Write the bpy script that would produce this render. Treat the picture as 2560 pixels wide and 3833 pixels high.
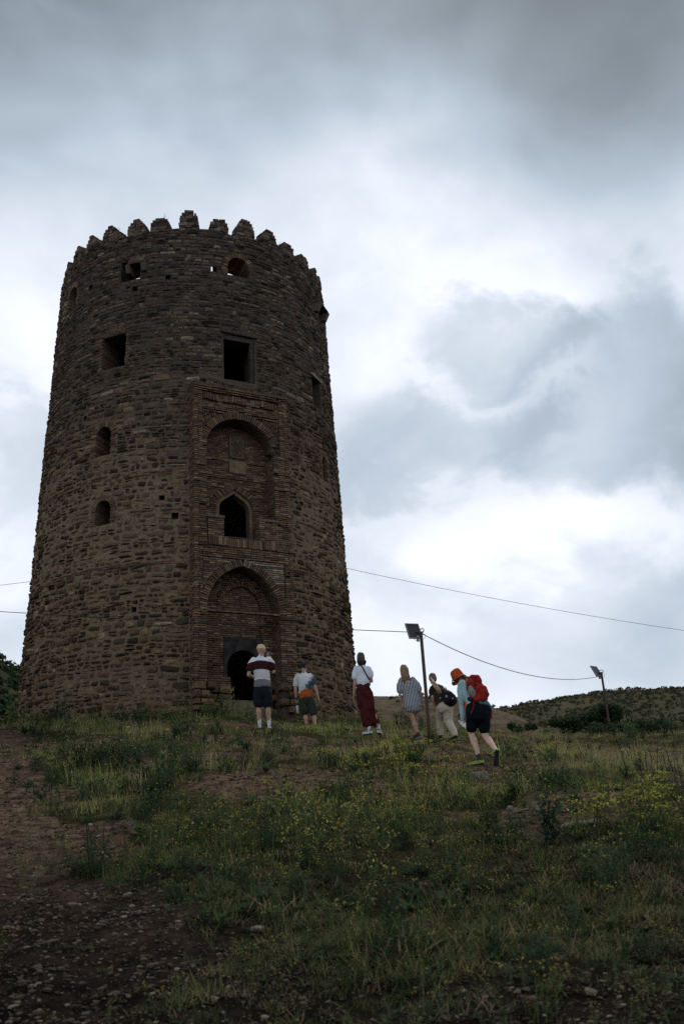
import bpy, bmesh, math, random
import numpy as np
from mathutils import Vector, Matrix, noise as mnoise

# ------------------------------------------------------------------ scene, camera, sky, sun
scene = bpy.context.scene
for o in list(bpy.data.objects): bpy.data.objects.remove(o)
COL = scene.collection
rng = np.random.default_rng(7)
random.seed(7)
R = math.radians

cam_d = bpy.data.cameras.new('camera')
cam = bpy.data.objects.new('camera', cam_d); COL.objects.link(cam)
cam_d.sensor_fit = 'VERTICAL'; cam_d.sensor_height = 36.0; cam_d.sensor_width = 24.0
cam_d.lens = 35.0
cam_d.clip_start = 0.1; cam_d.clip_end = 6000
TILT, ROLL = R(20.3), R(2.75)
_ct, _st, _cr, _sr = math.cos(TILT), math.sin(TILT), math.cos(ROLL), math.sin(ROLL)
_right = Vector((1, 0, 0)); _up = Vector((0, -_st, _ct)); _fwd = Vector((0, _ct, _st))
_r2 = _cr*_right - _sr*_up; _u2 = _sr*_right + _cr*_up
cam.matrix_world = Matrix(((_r2.x, _u2.x, -_fwd.x, 0), (_r2.y, _u2.y, -_fwd.y, 0), (_r2.z, _u2.z, -_fwd.z, 0), (0, 0, 0, 1)))
cam_d.dof.use_dof = True; cam_d.dof.focus_distance = 23.0; cam_d.dof.aperture_fstop = 3.2
scene.camera = cam

scene.render.engine = 'CYCLES'
scene.view_settings.view_transform = 'Standard'; scene.view_settings.look = 'None'
scene.view_settings.gamma = 1.0; scene.view_settings.use_curve_mapping = False
scene.view_settings.exposure = 0.45
scene.cycles.max_bounces = 4; scene.cycles.diffuse_bounces = 2; scene.cycles.glossy_bounces = 2
scene.cycles.transparent_max_bounces = 8; scene.cycles.use_denoising = False

class NT:
    """small helper for building node trees"""
    def __init__(s, nt): s.nt = nt
    def n(s, typ, **kw):
        nd = s.nt.nodes.new(typ)
        for k, v in kw.items(): setattr(nd, k, v)
        return nd
    def put(s, sock, v):
        if isinstance(v, bpy.types.NodeSocket): s.nt.links.new(v, sock)
        elif v is not None: sock.default_value = v
    def m(s, op, a, b=None, c=None, clamp=False):
        nd = s.n('ShaderNodeMath', operation=op, use_clamp=clamp)
        for i, v in enumerate((a, b, c)): s.put(nd.inputs[i], v)
        return nd.outputs[0]
    def vm(s, op, a, b=None, out=0):
        nd = s.n('ShaderNodeVectorMath', operation=op)
        s.put(nd.inputs[0], a)
        if b is not None:
            if op == 'SCALE': s.put(nd.inputs[3], b)
            else: s.put(nd.inputs[1], b)
        return nd.outputs[out]
    def noise(s, vec, scale, detail=4, rough=.55, out='Fac', dist=0.0, **kw):
        nd = s.n('ShaderNodeTexNoise', **kw); s.put(nd.inputs['Vector'], vec)
        nd.inputs['Scale'].default_value = scale; nd.inputs['Detail'].default_value = detail
        nd.inputs['Roughness'].default_value = rough; nd.inputs['Distortion'].default_value = dist
        return nd.outputs[out]
    def ramp(s, fac, stops, interp='LINEAR'):
        nd = s.n('ShaderNodeValToRGB'); cr = nd.color_ramp; cr.interpolation = interp
        while len(cr.elements) < len(stops): cr.elements.new(0.5)
        for e, (p, c) in zip(cr.elements, stops):
            e.position = p; e.color = (*c, 1) if len(c) == 3 else c
        s.put(nd.inputs[0], fac); return nd.outputs[0]
    def mix(s, fac, a, b, mode='MIX'):
        nd = s.n('ShaderNodeMix', data_type='RGBA', blend_type=mode)
        s.put(nd.inputs[0], fac)
        for i, v in ((6, a), (7, b)):
            if isinstance(v, (tuple, list)) and len(v) == 3: v = (*v, 1)
            s.put(nd.inputs[i], v)
        return nd.outputs[2]
    def mr(s, v, a, b, c=0., d=1., smooth=True):
        nd = s.n('ShaderNodeMapRange'); nd.interpolation_type = 'SMOOTHSTEP' if smooth else 'LINEAR'
        s.put(nd.inputs[0], v)
        for i, q in enumerate((a, b, c, d)): nd.inputs[i+1].default_value = q
        return nd.outputs[0]
    def sep(s, v):
        nd = s.n('ShaderNodeSeparateXYZ'); s.put(nd.inputs[0], v); return nd.outputs
    def comb(s, x, y, z):
        nd = s.n('ShaderNodeCombineXYZ')
        for i, v in enumerate((x, y, z)): s.put(nd.inputs[i], v)
        return nd.outputs[0]

# sun: a broad, weak glow behind the cloud, ahead of the camera and high up
SUN_EL, SUN_AZ = R(58), R(18)          # azimuth measured from +Y towards +X
sun_d = bpy.data.lights.new('sun', 'SUN'); sun_d.energy = 1.5; sun_d.angle = R(14); sun_d.color = (1, .96, .9)
sun = bpy.data.objects.new('sun', sun_d); COL.objects.link(sun)
_sdir = Vector((math.sin(SUN_AZ)*math.cos(SUN_EL), math.cos(SUN_AZ)*math.cos(SUN_EL), math.sin(SUN_EL)))
sun.rotation_euler = (-_sdir).to_track_quat('-Z', 'Y').to_euler()

world = bpy.data.worlds.new('World'); scene.world = world; world.use_nodes = True
wn = NT(world.node_tree); world.node_tree.nodes.clear()
sky = wn.n('ShaderNodeTexSky', sky_type='NISHITA'); sky.sun_disc = False
sky.sun_elevation = SUN_EL; sky.sun_rotation = SUN_AZ; sky.dust_density = 3
d_ = wn.n('ShaderNodeTexCoord').outputs['Generated']
dx, dy, dz = wn.sep(d_)
# cloud cover: noise over the directions of the sky, so that it has no seam
dn = wn.vm('MULTIPLY', d_, (1.0, 1.0, 1.35))
warp = wn.noise(dn, 3.2, 2, .5, 'Color')
w3 = wn.vm('SUBTRACT', warp, (.5, .5, .5))
cw = wn.vm('ADD', dn, wn.vm('SCALE', w3, .16))
n1 = wn.noise(cw, 3.4, 3, .5)
n2 = wn.noise(cw, 9.0, 6, .56)
el = wn.m('MULTIPLY', wn.m('ARCSINE', dz), 180/math.pi)
az = wn.m('MULTIPLY', wn.m('ARCTAN2', dx, dy), 180/math.pi)
wx, wy, _ = wn.sep(w3)
n2c = wn.m('SUBTRACT', n2, .5)
azw = wn.m('ADD', wn.m('MULTIPLY_ADD', wx, 12.0, az), wn.m('MULTIPLY', n2c, 12.0)); elw = wn.m('ADD', wn.m('MULTIPLY_ADD', wy, 8.0, el), wn.m('MULTIPLY', n2c, 12.0))
pw = wn.comb(azw, elw, 0.0)
def blob(a0, e0, sa, se, hard=False):
    q = wn.vm('MULTIPLY', wn.vm('SUBTRACT', pw, (a0, e0, 0)), (1/sa, 1/se, 0)); q = wn.vm('DOT_PRODUCT', q, q, out=1)
    if hard: return wn.mr(q, 1.7, .2)
    return wn.m('EXPONENT', wn.m('MULTIPLY', q, -1.0))
# darker storm cloud overhead, thinner and brighter towards the horizon
elevd = wn.m('MULTIPLY_ADD', wn.m('SUBTRACT', n1, .5), 11.0, el)
lum = wn.mr(elevd, 29.0, 53.0, .79, .175)
lum = wn.m('MULTIPLY', lum, wn.mr(n1, .25, .75, 1.08, .86))
dark = None
for b_, amp in ((blob(18.0, 24.5, 8.5, 5.4, True), .31), (blob(9.5, 29.0, 5.4, 2.6, True), .27), (blob(5.5, 23.4, 6.5, 2.8, True), .26),
                (blob(23, 20.5, 5.5, 5), .24), (blob(24, 44, 10, 8), .42), (blob(-26, 46, 11, 7), .34), (blob(18, 12.0, 7.5, 3.4), .30), (blob(-21, 22.5, 5, 3, True), .16), (blob(-19, 13.5, 7, 3.5), .16)):  # the two high corner blobs put lens vignetting into the sky colour
    dark = wn.m('MULTIPLY', b_, amp) if dark is None else wn.m('MULTIPLY_ADD', b_, amp, dark)
lum = wn.m('MULTIPLY', lum, wn.m('SUBTRACT', 1.0, dark))
stv = wn.vm('ADD', wn.comb(wn.m('MULTIPLY_ADD', dz, -3.2, wn.m('MULTIPLY', dx, 5.0)), wn.m('MULTIPLY', dy, 4.0), wn.m('MULTIPLY_ADD', dx, 2.2, wn.m('MULTIPLY', dz, 7.5))), wn.vm('SCALE', w3, .8))
n3 = wn.noise(stv, 2.6, 4, .55)                       # drawn-out layers of cloud
lum = wn.m('MULTIPLY', lum, wn.m('MULTIPLY_ADD', wn.m('SUBTRACT', n3, .5), .24, wn.m('MULTIPLY_ADD', n2c, .40, 1.0)))
for b_, amp in ((blob(11.0, 17.0, 5.5, 2.4), .15), (blob(-16, 30, 9, 7), .06)):
    lum = wn.m('MULTIPLY_ADD', b_, amp, lum)
ccol = wn.ramp(lum, ((0.0, (.0, .0, .0)), (.2, (.155, .190, .220)), (.5, (.410, .482, .565)), (.8, (.745, .790, .870)), (1.0, (.96, .98, 1.0))))
scl = wn.vm('SCALE', ccol, 8.9)         # cloud radiance, on the same scale as the physical sky below it
sky_mix = wn.mix(.985, sky.outputs[0], scl)
bg = wn.n('ShaderNodeBackground'); bg.inputs[1].default_value = 0.1
wn.nt.links.new(sky_mix, bg.inputs[0])
wo = wn.n('ShaderNodeOutputWorld'); wn.nt.links.new(bg.outputs[0], wo.inputs[0])

# ------------------------------------------------------------------ helpers
def tag(o, label=None, cat=None, group=None, kind=None):
    if label: o['label'] = label
    if cat: o['category'] = cat
    if group: o['group'] = group
    if kind: o['kind'] = kind
    return o
def mesh(name, v, f, smooth=False):
    me = bpy.data.meshes.new(name); me.from_pydata([tuple(p) for p in v], [], [tuple(q) for q in f]); me.update()
    if smooth: me.polygons.foreach_set('use_smooth', [True]*len(me.polygons))
    return me
def empty(name, loc=(0, 0, 0), rz=0.):
    o = bpy.data.objects.new(name, None); COL.objects.link(o); o.location = loc; o.rotation_euler = (0, 0, rz)
    o.empty_display_size = .2
    return o
def child(name, me, mat, parent):
    """mesh whose vertices are already in the local space of its thing"""
    if mat is not None and not me.materials: me.materials.append(mat)
    o = bpy.data.objects.new(name, me); COL.objects.link(o); o.parent = parent
    return o
def wchild(name, me, mat, parent, root):
    """mesh whose vertices are in world space, hung under root (an unrotated Empty) or under a part of it"""
    if mat is not None and not me.materials: me.materials.append(mat)
    o = bpy.data.objects.new(name, me); COL.objects.link(o); o.parent = parent
    if parent is root: o.location = (-root.location.x, -root.location.y, -root.location.z)
    return o
class MB:
    """collects geometry for one mesh"""
    def __init__(s): s.v = []; s.f = []; s.r = []
    def add(s, v, f, rnd=None):
        b = len(s.v); s.v += [tuple(p) for p in v]; s.f += [tuple(i+b for i in q) for q in f]
        s.r += [random.random() if rnd is None else rnd]*len(v)
    def box(s, c, size, M=None, rnd=None):
        x, y, z = size[0]/2, size[1]/2, size[2]/2
        vs = [Vector(q) for q in ((-x,-y,-z),(x,-y,-z),(x,y,-z),(-x,y,-z),(-x,-y,z),(x,-y,z),(x,y,z),(-x,y,z))]
        if M is not None: vs = [M @ q for q in vs]
        c = Vector(c)
        s.add([q + c for q in vs], BOXF, rnd)
    def tube(s, pts, rad, n=8, cap=True, rnd=None):
        v, f = tube_geo(pts, rad, n, cap); s.add(v, f, rnd)
    def mesh(s, name, smooth=False):
        me = mesh(name, s.v, s.f, smooth)
        a = me.attributes.new('rnd', 'FLOAT', 'POINT'); a.data.foreach_set('value', s.r)
        return me
BOXF = ((0,3,2,1),(4,5,6,7),(0,1,5,4),(1,2,6,5),(2,3,7,6),(3,0,4,7))
def tube_geo(pts, rad, n=8, cap=True, ell=None, up=None):
    """tube through pts; rad a number, a list, or a list of (rx, ry); frames carried along the path"""
    pts = [Vector(p) for p in pts]; m = len(pts)
    if not isinstance(rad, (list, tuple)): rad = [rad]*m
    v = []; f = []
    ref = Vector(up) if up is not None else None
    for i, p in enumerate(pts):
        t = (pts[min(i+1, m-1)] - pts[max(i-1, 0)])
        t = t.normalized() if t.length > 1e-9 else Vector((0, 0, 1))
        if ref is None:
            ref = Vector((1, 0, 0)) if abs(t.x) < .8 else Vector((0, 1, 0))
        a = (ref - t*ref.dot(t)); a = a.normalized() if a.length > 1e-6 else t.orthogonal().normalized()
        b = t.cross(a); 
        if up is None: ref = a
        r = rad[i]; rx, ry = r if isinstance(r, (list, tuple)) else (r, r)
        for k in range(n):
            an = 2*math.pi*k/n
            v.append(p + a*(math.cos(an)*rx) + b*(math.sin(an)*ry))
    for i in range(m-1):
        for k in range(n):
            k2 = (k+1) % n
            f.append((i*n+k, i*n+k2, (i+1)*n+k2, (i+1)*n+k))
    if cap:
        f.append(tuple(range(n-1, -1, -1))); f.append(tuple((m-1)*n+k for k in range(n)))
    return v, f
def mat_new(name, rough=.9, spec=.25):
    m = bpy.data.materials.new(name); m.use_nodes = True
    t = NT(m.node_tree); b = m.node_tree.nodes['Principled BSDF']
    b.inputs['Roughness'].default_value = rough; b.inputs['Specular IOR Level'].default_value = spec
    return m, t, b
def bump(t, b, h, strength=.5, dist=.02):
    bn = t.n('ShaderNodeBump'); bn.inputs['Strength'].default_value = strength; bn.inputs['Distance'].default_value = dist
    t.put(bn.inputs['Height'], h); t.nt.links.new(bn.outputs[0], b.inputs['Normal'])
def simple_mat(name, col, rough=.85, spec=.2, var=.25, scale=30., metal=0.):
    """plain colour with a little noise in tone and relief"""
    m, t, b = mat_new(name, rough, spec)
    co = t.n('ShaderNodeTexCoord').outputs['Object']
    nz = t.noise(co, scale, 4, .6)
    t.put(b.inputs['Base Color'], t.mix(t.m('MULTIPLY', t.mr(nz, .3, .7), 1.0), tuple(c*(1-var) for c in col), tuple(min(1, c*(1+var)) for c in col)))
    b.inputs['Metallic'].default_value = metal
    bump(t, b, nz, .25, .01)
    return m

# ------------------------------------------------------------------ terrain
def sstep(a, b, x):
    t = np.clip((x-a)/(b-a), 0, 1); return t*t*(3-2*t)
def ground_z(x, y):
    x = np.asarray(x, float); y = np.asarray(y, float)
    a = .205*y - 1.55 - .13*np.clip(x, -3, 6)*sstep(10, 22, y)
    b = 5.02 - .11*np.log1p(np.exp(np.clip(x-1, -30, 30))) + .02*np.clip(-x-4, 0, 12) - .0016*np.clip(y-42, 0, 200)**2*0 - .05*np.clip(y-42, 0, 120)
    k = 1.5
    h = np.clip(.5+.5*(b-a)/k, 0, 1); z = b*(1-h)+a*h-k*h*(1-h)
    z = np.where(y < 0, -1.55+.1*y, z)
    z = z + .05*np.sin(x*1.7+y*.6+.4)*np.sin(y*1.1-x*.5) + .025*np.sin(x*4.1+1.3)*np.sin(y*3.3+.7) - .05*np.exp(-((x+4.6+.0*y)/1.6)**2)*sstep(30, 12, y) - .24*np.exp(-((x+.9)/1.5)**2-((y-26.8)/2.0)**2)
    return z
def gz(x, y): return float(ground_z(x, y))
# ground cover: 1 = bare gravelly soil, 0 = grown over.  Shapes of the paths, in metres on the ground
def bare_mask(x, y):
    x = np.asarray(x, float); y = np.asarray(y, float)
    wob = .5*np.sin(y*.9+1.0)+.40*np.sin(y*2.3+x)+.34*np.sin(x*4.0+y*3.1)+.25*np.sin(x*7.3-y*5.1)
    edge = np.interp(y, [0, 5, 5.8, 6.6, 7.2, 8.3, 10.5, 14.6, 19.3, 24, 30, 60], [.6, -.3, -.8, -1.2, -1.5, -2.0, -2.8, -4.3, -6.2, -8.5, -10.8, -14.])
    m = sstep(.45, -.45, x - edge - wob*.6)
    def bl(cx, cy, sx, sy, amp=1.):
        return amp*np.exp(-(((x-cx+.25*np.sin(y*2+cx))/sx)**2+((y-cy+.3*np.sin(x*2.2))/sy)**2))
    m = np.maximum(m, bl(-1.0, 13.7, 1.25, 1.9)); m = np.maximum(m, bl(-.9, 16.5, 1.3, .9, .6)); m = np.maximum(m, bl(-2.4, 19.3, 1.3, 1.3, .75))
    m = np.maximum(m, bl(1.9, 15.4, .8, 1.8, .97)); m = np.maximum(m, bl(1.95, 12.3, .55, 1.5, .95)); m = np.maximum(m, bl(1.75, 9.9, .4, 1.2, .9)); m = np.maximum(m, bl(2.4, 18.5, 1.6, 1.2, .7))
    m = np.maximum(m, sstep(6.3, 5.0, y + .5*np.sin(x*2.1+.6) + .3*np.sin(x*5.3+1.))*.62)
    pt = .5+.5*(np.sin(x*1.25+2.)*np.sin(y*1.05+.7)+.6*np.sin(x*2.6-y*1.4+1.)*np.sin(y*2.9+x*.8+2.))/1.6
    m = np.maximum(m, .9*sstep(.54, .76, pt)*sstep(6.5, 8.5, y)*sstep(30, 24, y))
    return np.clip(m, 0, 1)

def surf_z(x, y):
    # the ground with its trodden hollows and ruts on the bare soil
    bm = bare_mask(x, y)*sstep(45, 25, np.abs(y-5))*sstep(20, 12, np.abs(x))
    return ground_z(x, y) + bm*(.016*np.sin(x*9+y*4)*np.sin(y*11-x*3) + .022*np.sin(x*3.7+y*.9+.6*np.sin(y*1.7))*np.sin(y*2.9-x*1.1) + .02*np.abs(np.sin(x*2.1+y*.35)))
def graded(dense_a, dense_b, step, far_a, far_b, g=1.16):
    out = list(np.arange(dense_a, dense_b+1e-6, step))
    s = step
    while out[-1] < far_b: s *= g; out.append(out[-1]+s)
    lo = []; s = step; q = dense_a
    while q > far_a: s *= g; q -= s; lo.append(q)
    return np.array(lo[::-1]+out)
xs = graded(-13, 13, .1, -2600, 2600); ys = graded(2.5, 40, .1, -200, 3200)
X, Y = np.meshgrid(xs, ys); Z = ground_z(X, Y)
fine = rng.normal(0, 1, X.shape)
near = sstep(45, 25, np.abs(Y-5)) * sstep(20, 12, np.abs(X))
BM = bare_mask(X, Y)
Z = surf_z(X, Y) + near*.005*fine
nx, ny = len(xs), len(ys)
idx = np.arange(nx*ny).reshape(ny, nx)
F4 = np.stack([idx[:-1,:-1], idx[:-1,1:], idx[1:,1:], idx[1:,:-1]], -1).reshape(-1, 4)
def np_mesh(name, V, F, attrs=None, smooth=True):
    me = bpy.data.meshes.new(name); V = np.asarray(V, np.float32); F = np.asarray(F, np.int32)
    me.vertices.add(len(V)); me.vertices.foreach_set('co', V.ravel())
    k = F.shape[1]; me.loops.add(F.size); me.loops.foreach_set('vertex_index', F.ravel())
    me.polygons.add(len(F)); me.polygons.foreach_set('loop_start', np.arange(0, F.size, k, dtype=np.int32))
    me.polygons.foreach_set('use_smooth', np.full(len(F), smooth)); me.update(calc_edges=True)
    for nm, arr in (attrs or {}).items():
        a = me.attributes.new(nm, 'FLOAT', 'POINT'); a.data.foreach_set('value', np.asarray(arr, np.float32).ravel())
    return me
gm, t, b = mat_new('soil_and_turf', 1.0, .0)
pos = t.n('ShaderNodeNewGeometry').outputs['Position']
bare = t.n('ShaderNodeAttribute', attribute_name='bare').outputs['Fac']
nA = t.noise(pos, .9, 5, .6); nB = t.noise(pos, 7., 5, .65); nC = t.noise(pos, 45., 3, .6)
soil = t.mix(t.mr(nB, .35, .7), (.045, .031, .022), (.125, .085, .060))
vignette = t.mr(t.m('ADD', t.sep(pos)[1], t.m('MULTIPLY', t.m('SUBTRACT', nA, .5), 6.0)), 5.0, 12.0)      # lens vignette painted into the soil colour, darker low on the slope
soil = t.mix(vignette, t.mix(t.mr(nB, .35, .7), (.005, .0042, .004), (.017, .013, .011)), soil)
vor = t.n('ShaderNodeTexVoronoi'); vor.inputs['Scale'].default_value = 26; t.put(vor.inputs['Vector'], pos)
peb = t.mr(vor.outputs['Distance'], .34, .12); 
pebc = t.mix(t.sep(vor.outputs['Color'])[0], (.03, .022, .017), (.12, .095, .072))
pick = t.m('GREATER_THAN', t.sep(vor.outputs['Color'])[1], .58)
soil = t.mix(t.m('MULTIPLY', t.m('MULTIPLY', peb, pick), .8), soil, pebc)
turf = t.mix(t.mr(nA, .35, .65), (.026, .027, .013), (.066, .048, .030))
turf = t.mix(t.mr(nC, .4, .7), turf, (.012, .013, .007))
turf = t.mix(t.mr(t.m('ADD', t.sep(pos)[1], t.m('MULTIPLY', t.m('SUBTRACT', nA, .5), 6.0)), 6.0, 13.0), t.mix(t.mr(nB, .4, .7), (.009, .009, .006), (.022, .018, .012)), turf)  # turf painted darker low on the slope, standing in for lens vignetting
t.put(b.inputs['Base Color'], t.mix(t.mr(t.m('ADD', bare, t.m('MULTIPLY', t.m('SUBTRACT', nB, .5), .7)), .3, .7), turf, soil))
bump(t, b, t.m('ADD', t.m('MULTIPLY', t.m('MULTIPLY', peb, pick), .6), t.m('ADD', nB, t.m('MULTIPLY', nC, .5))), .8, .03)
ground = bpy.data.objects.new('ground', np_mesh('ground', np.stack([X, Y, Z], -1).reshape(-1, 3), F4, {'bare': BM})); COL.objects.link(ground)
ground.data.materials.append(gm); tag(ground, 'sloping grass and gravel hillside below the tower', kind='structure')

# far hills
def hillfield(name, x0, x1, y0, y1, n, fn, mat, label):
    gx, gy = np.meshgrid(np.linspace(x0, x1, n), np.linspace(y0, y1, n)); z = fn(gx, gy)
    i = np.arange(n*n).reshape(n, n)
    f = np.stack([i[:-1,:-1], i[:-1,1:], i[1:,1:], i[1:,:-1]], -1).reshape(-1, 4)
    o = bpy.data.objects.new(name, np_mesh(name, np.stack([gx, gy, z], -1).reshape(-1, 3), f)); COL.objects.link(o)
    o.data.materials.append(mat); return tag(o, label, kind='structure')
def fbm(x, y, s, seed=0.):
    return (np.sin(x*s+seed)*np.sin(y*s*1.13+seed*2)+.5*np.sin(x*s*2.3+y*s*.7+seed)*np.sin(y*s*2.1-x*s+1)+.25*np.sin(x*s*4.7-y*s*2+seed)*np.sin(y*s*5.1+x*s*1.5))/1.75
def far_fn(x, y):
    q = 39.2*np.exp(-((x-66)/120.)**2)*np.exp(-np.clip((232-y)/78., 0, 9)**2*1.0)*np.exp(-np.clip((y-232)/90., 0, 9)**2)
    return q*(1+.02*fbm(x, y, .09)) - 2.0 + .5*fbm(x, y, .25, 2.)
def mid_fn(x, y):
    ridge = np.interp(x, [-60, -20, 0, 4, 10, 14, 17.5, 22, 30, 45, 70], [-3, 8.0, 15.4, 15.2, 14.5, 12.8, 11.2, 10.0, 9.0, 8.0, 6.])
    q = (ridge+3)*np.exp(-np.clip((90-y)/22., 0, 9)**2)*np.exp(-np.clip((y-90)/40., 0, 9)**2)
    return q - 3.0 + .45*fbm(x, y, .35, 1.)*sstep(60, 75, y) + .25*fbm(x, y, 1.1, 5.)*sstep(60, 80, y)
def left_fn(x, y):
    q = 31.5*np.exp(-((x+50)/30.)**2)*np.exp(-np.clip((108-y)/40., 0, 9)**2)*np.exp(-np.clip((y-108)/60., 0, 9)**2)
    return q - 2.5 + .5*fbm(x, y, .2, 3.)
def hill_mat(name, c1, c2, c3, s):
    m, t, b = mat_new(name, 1.0, .0)
    p_ = t.n('ShaderNodeNewGeometry').outputs['Position']
    z_ = t.comb(t.sep(p_)[0], t.m('MULTIPLY', t.sep(p_)[1], 1.), t.m('MULTIPLY', t.sep(p_)[2], 5.))
    a_ = t.noise(z_, s, 5, .6); b_ = t.noise(p_, s*6, 4, .65)
    c = t.mix(t.mr(a_, .35, .65), c1, c2); c = t.mix(t.mr(b_, .5, .72), c, c3)
    t.put(b.inputs['Base Color'], c); bump(t, b, b_, .6, .3); return m
far_hill = hillfield('far_hill', -60, 260, 120, 330, 110, far_fn, hill_mat('far_hill_scrub', (.052, .050, .030), (.082, .072, .045), (.040, .043, .025), .12), 'far rounded hill dotted with dark scrub on the right')
mid_slope = hillfield('eroded_slope', -40, 75, 52, 140, 110, mid_fn, hill_mat('eroded_earth', (.125, .100, .074), (.070, .056, .038), (.050, .048, .028), .45), 'bare eroded tan slope between the tower and the far hill')
left_hill = hillfield('wooded_hill', -170, -18, 60, 190, 80, left_fn, hill_mat('wooded_hill_soil', (.030, .036, .018), (.055, .050, .028), (.022, .028, .014), .12), 'dark scrub covered hill to the left behind the tower')
# ------------------------------------------------------------------ the tower
AX, AY = -5.2852, 33.1817
ZB = 4.3                                  # foot of the masonry, below the turf
RIM = 20.95
THK = 1.0
def RT(z): return 5.55 - .036*(z-3.5)
def TP(th, z, r):                         # th in degrees, 0 facing -Y, positive towards +X
    a = R(th); return Vector((AX + r*math.sin(a), AY - r*math.cos(a), z))
tower = empty('stone_tower', (AX, AY, ZB))
tag(tower, 'tall round ruined stone tower with crenellated top and tall arched brick portal', 'tower')

# portal frame: u along the face, z up, w outwards; the face leans back with the wall
PTH = 26.5; PU0 = -.13
_pa = R(PTH); PN = Vector((math.sin(_pa), -math.cos(_pa), 0)); PT = Vector((math.cos(_pa), math.sin(_pa), 0))
def PN0(z): return 5.62 - .030*(z-4.8)
def PP(u, z, w=0.): return Vector((AX, AY, 0)) + PT*(u+PU0) + PN*(PN0(z)+w) + Vector((0, 0, z))
PHW = 1.55                               # half width of the portal
PZT = 14.72
def portal_block(z):                     # blocked angles of the round wall behind the portal
    if z > PZT+.05: return None
    r = RT(z); 
    a0 = math.degrees(math.asin((-PHW+PU0-.01)/r)); a1 = math.degrees(math.asin((PHW+PU0+.01)/r))
    return (PTH+a0, PTH+a1)

# openings in the round wall: theta, z of the sill, half width (m), height, arch rise, kind
OPEN = [
  dict(th=-23.6, z0=12.75, hw=.30, h=1.02, rise=.30, kind='arch'),
  dict(th=-21.9, z0=10.40, hw=.29, h=.82, rise=.29, kind='arch'),
  dict(th=-21.8, z0=15.85, hw=.47, h=1.22, rise=.0, kind='rect'),
  dict(th=25.6, z0=15.22, hw=.53, h=1.70, rise=.0, kind='rect'),
  dict(th=26.1, z0=19.26, hw=.40, h=.76, rise=.38, kind='arch'),
  dict(th=-16.4, z0=19.10, hw=.36, h=.80, rise=.0, kind='rect'),
  dict(th=-49.0, z0=19.00, hw=.33, h=.95, rise=.33, kind='arch'),
  dict(th=64.6, z0=15.30, hw=.30, h=1.15, rise=.0, kind='rect'),
  dict(th=66.4, z0=12.62, hw=.20, h=.92, rise=.20, kind='arch'),
  dict(th=-75.0, z0=15.6, hw=.35, h=1.2, rise=.0, kind='rect'),
  dict(th=110.0, z0=15.6, hw=.4, h=1.2, rise=.0, kind='rect'),
  dict(th=170.0, z0=19.2, hw=.4, h=.8, rise=.4, kind='arch'),
  dict(th=215.0, z0=19.1, hw=.4, h=.8, rise=.4, kind='arch'),
  dict(th=100.0, z0=19.1, hw=.4, h=.8, rise=.4, kind='arch'),
  dict(th=140.0, z0=13.0, hw=.3, h=1.0, rise=.3, kind='arch'),
  dict(th=205.0, z0=16.0, hw=.4, h=1.2, rise=.0, kind='rect'),
]
PUT = [(-1.1, 19.02, .09), (16.3, 19.40, .10), (-14.2, 18.72, .10), (-47.3, 11.2, .09), (3.2, 10.45, .11), (-1.2, 11.05, .09), (58., 11.9, .09), (-36, 19.4, .10), (52, 8.6, .09), (-9., 7.6, .08), (-33, 14.3, .08)]
def halfw(o, z):
    q = z - o['z0']
    if q < 0 or q > o['h']: return None
    top = o['h'] - o['rise']
    if o['rise'] > 0 and q > top: return o['hw']*math.sqrt(max(0., 1-((q-top)/o['rise'])**2))
    return o['hw']
def blocked(za, zb, pad=0.03):
    out = []
    for o in OPEN:
        hs = [halfw(o, z) for z in np.linspace(za+.01, zb-.01, 4)]
        hs = [h for h in hs if h is not None]
        if hs:
            ex = .17 if o['rise'] > 0 else .02       # leave room for the brick surround
            w = math.degrees((max(hs)+pad+ex)/RT(za)); out.append((o['th']-w, o['th']+w))
        elif o['rise'] > 0 and o['z0']+o['h'] <= za < o['z0']+o['h']+.15:
            w = math.degrees((o['hw']*.75)/RT(za)); out.append((o['th']-w, o['th']+w))
    for th, z, h in PUT:
        if za < z+h and zb > z-h:
            w = math.degrees((h+.01)/RT(za)); out.append((th-w, th+w))
    pb = portal_block((za+zb)/2)
    if pb: out.append(pb)
    out = [(a, b_) for a, b_ in out]; out.sort(); return out

# --- the mortar core: a shell with every opening cut through it
NS = 240
zs = np.arange(ZB, RIM+.001, .15); zs = np.append(zs[:-1], RIM)
th = np.linspace(0, 2*np.pi, NS, endpoint=False)
TH, ZZ = np.meshgrid(th, zs)
RR = np.vectorize(RT)(ZZ)
lump = .018*np.sin(TH*23+ZZ*5.1)*np.sin(ZZ*7.3+TH*11)+.012*np.sin(TH*61+ZZ*13)+rng.normal(0, .008, TH.shape)
lump *= np.where(ZZ < 13.2, 1., .5)
RR = RR + lump
TOPN = .05*np.sin(TH*9)+.03*np.sin(TH*23+1)
ZO = np.where(ZZ >= RIM-.01, ZZ+TOPN, ZZ)
Vo = np.stack([AX+RR*np.sin(TH), AY-RR*np.cos(TH), ZO], -1).reshape(-1, 3)
RI = np.vectorize(RT)(ZZ) - THK
Vi = np.stack([AX+RI*np.sin(TH), AY-RI*np.cos(TH), ZO], -1).reshape(-1, 3)
n_r = len(zs); io = np.arange(n_r*NS).reshape(n_r, NS); ii = io + n_r*NS
fo = np.stack([io[:-1], np.roll(io, -1, 1)[:-1], np.roll(io, -1, 1)[1:], io[1:]], -1).reshape(-1, 4)
fi = np.stack([ii[:-1], ii[1:], np.roll(ii, -1, 1)[1:], np.roll(ii, -1, 1)[:-1]], -1).reshape(-1, 4)
ft = np.stack([io[-1], np.roll(io, -1, 1)[-1], np.roll(ii, -1, 1)[-1], ii[-1]], -1)
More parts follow.
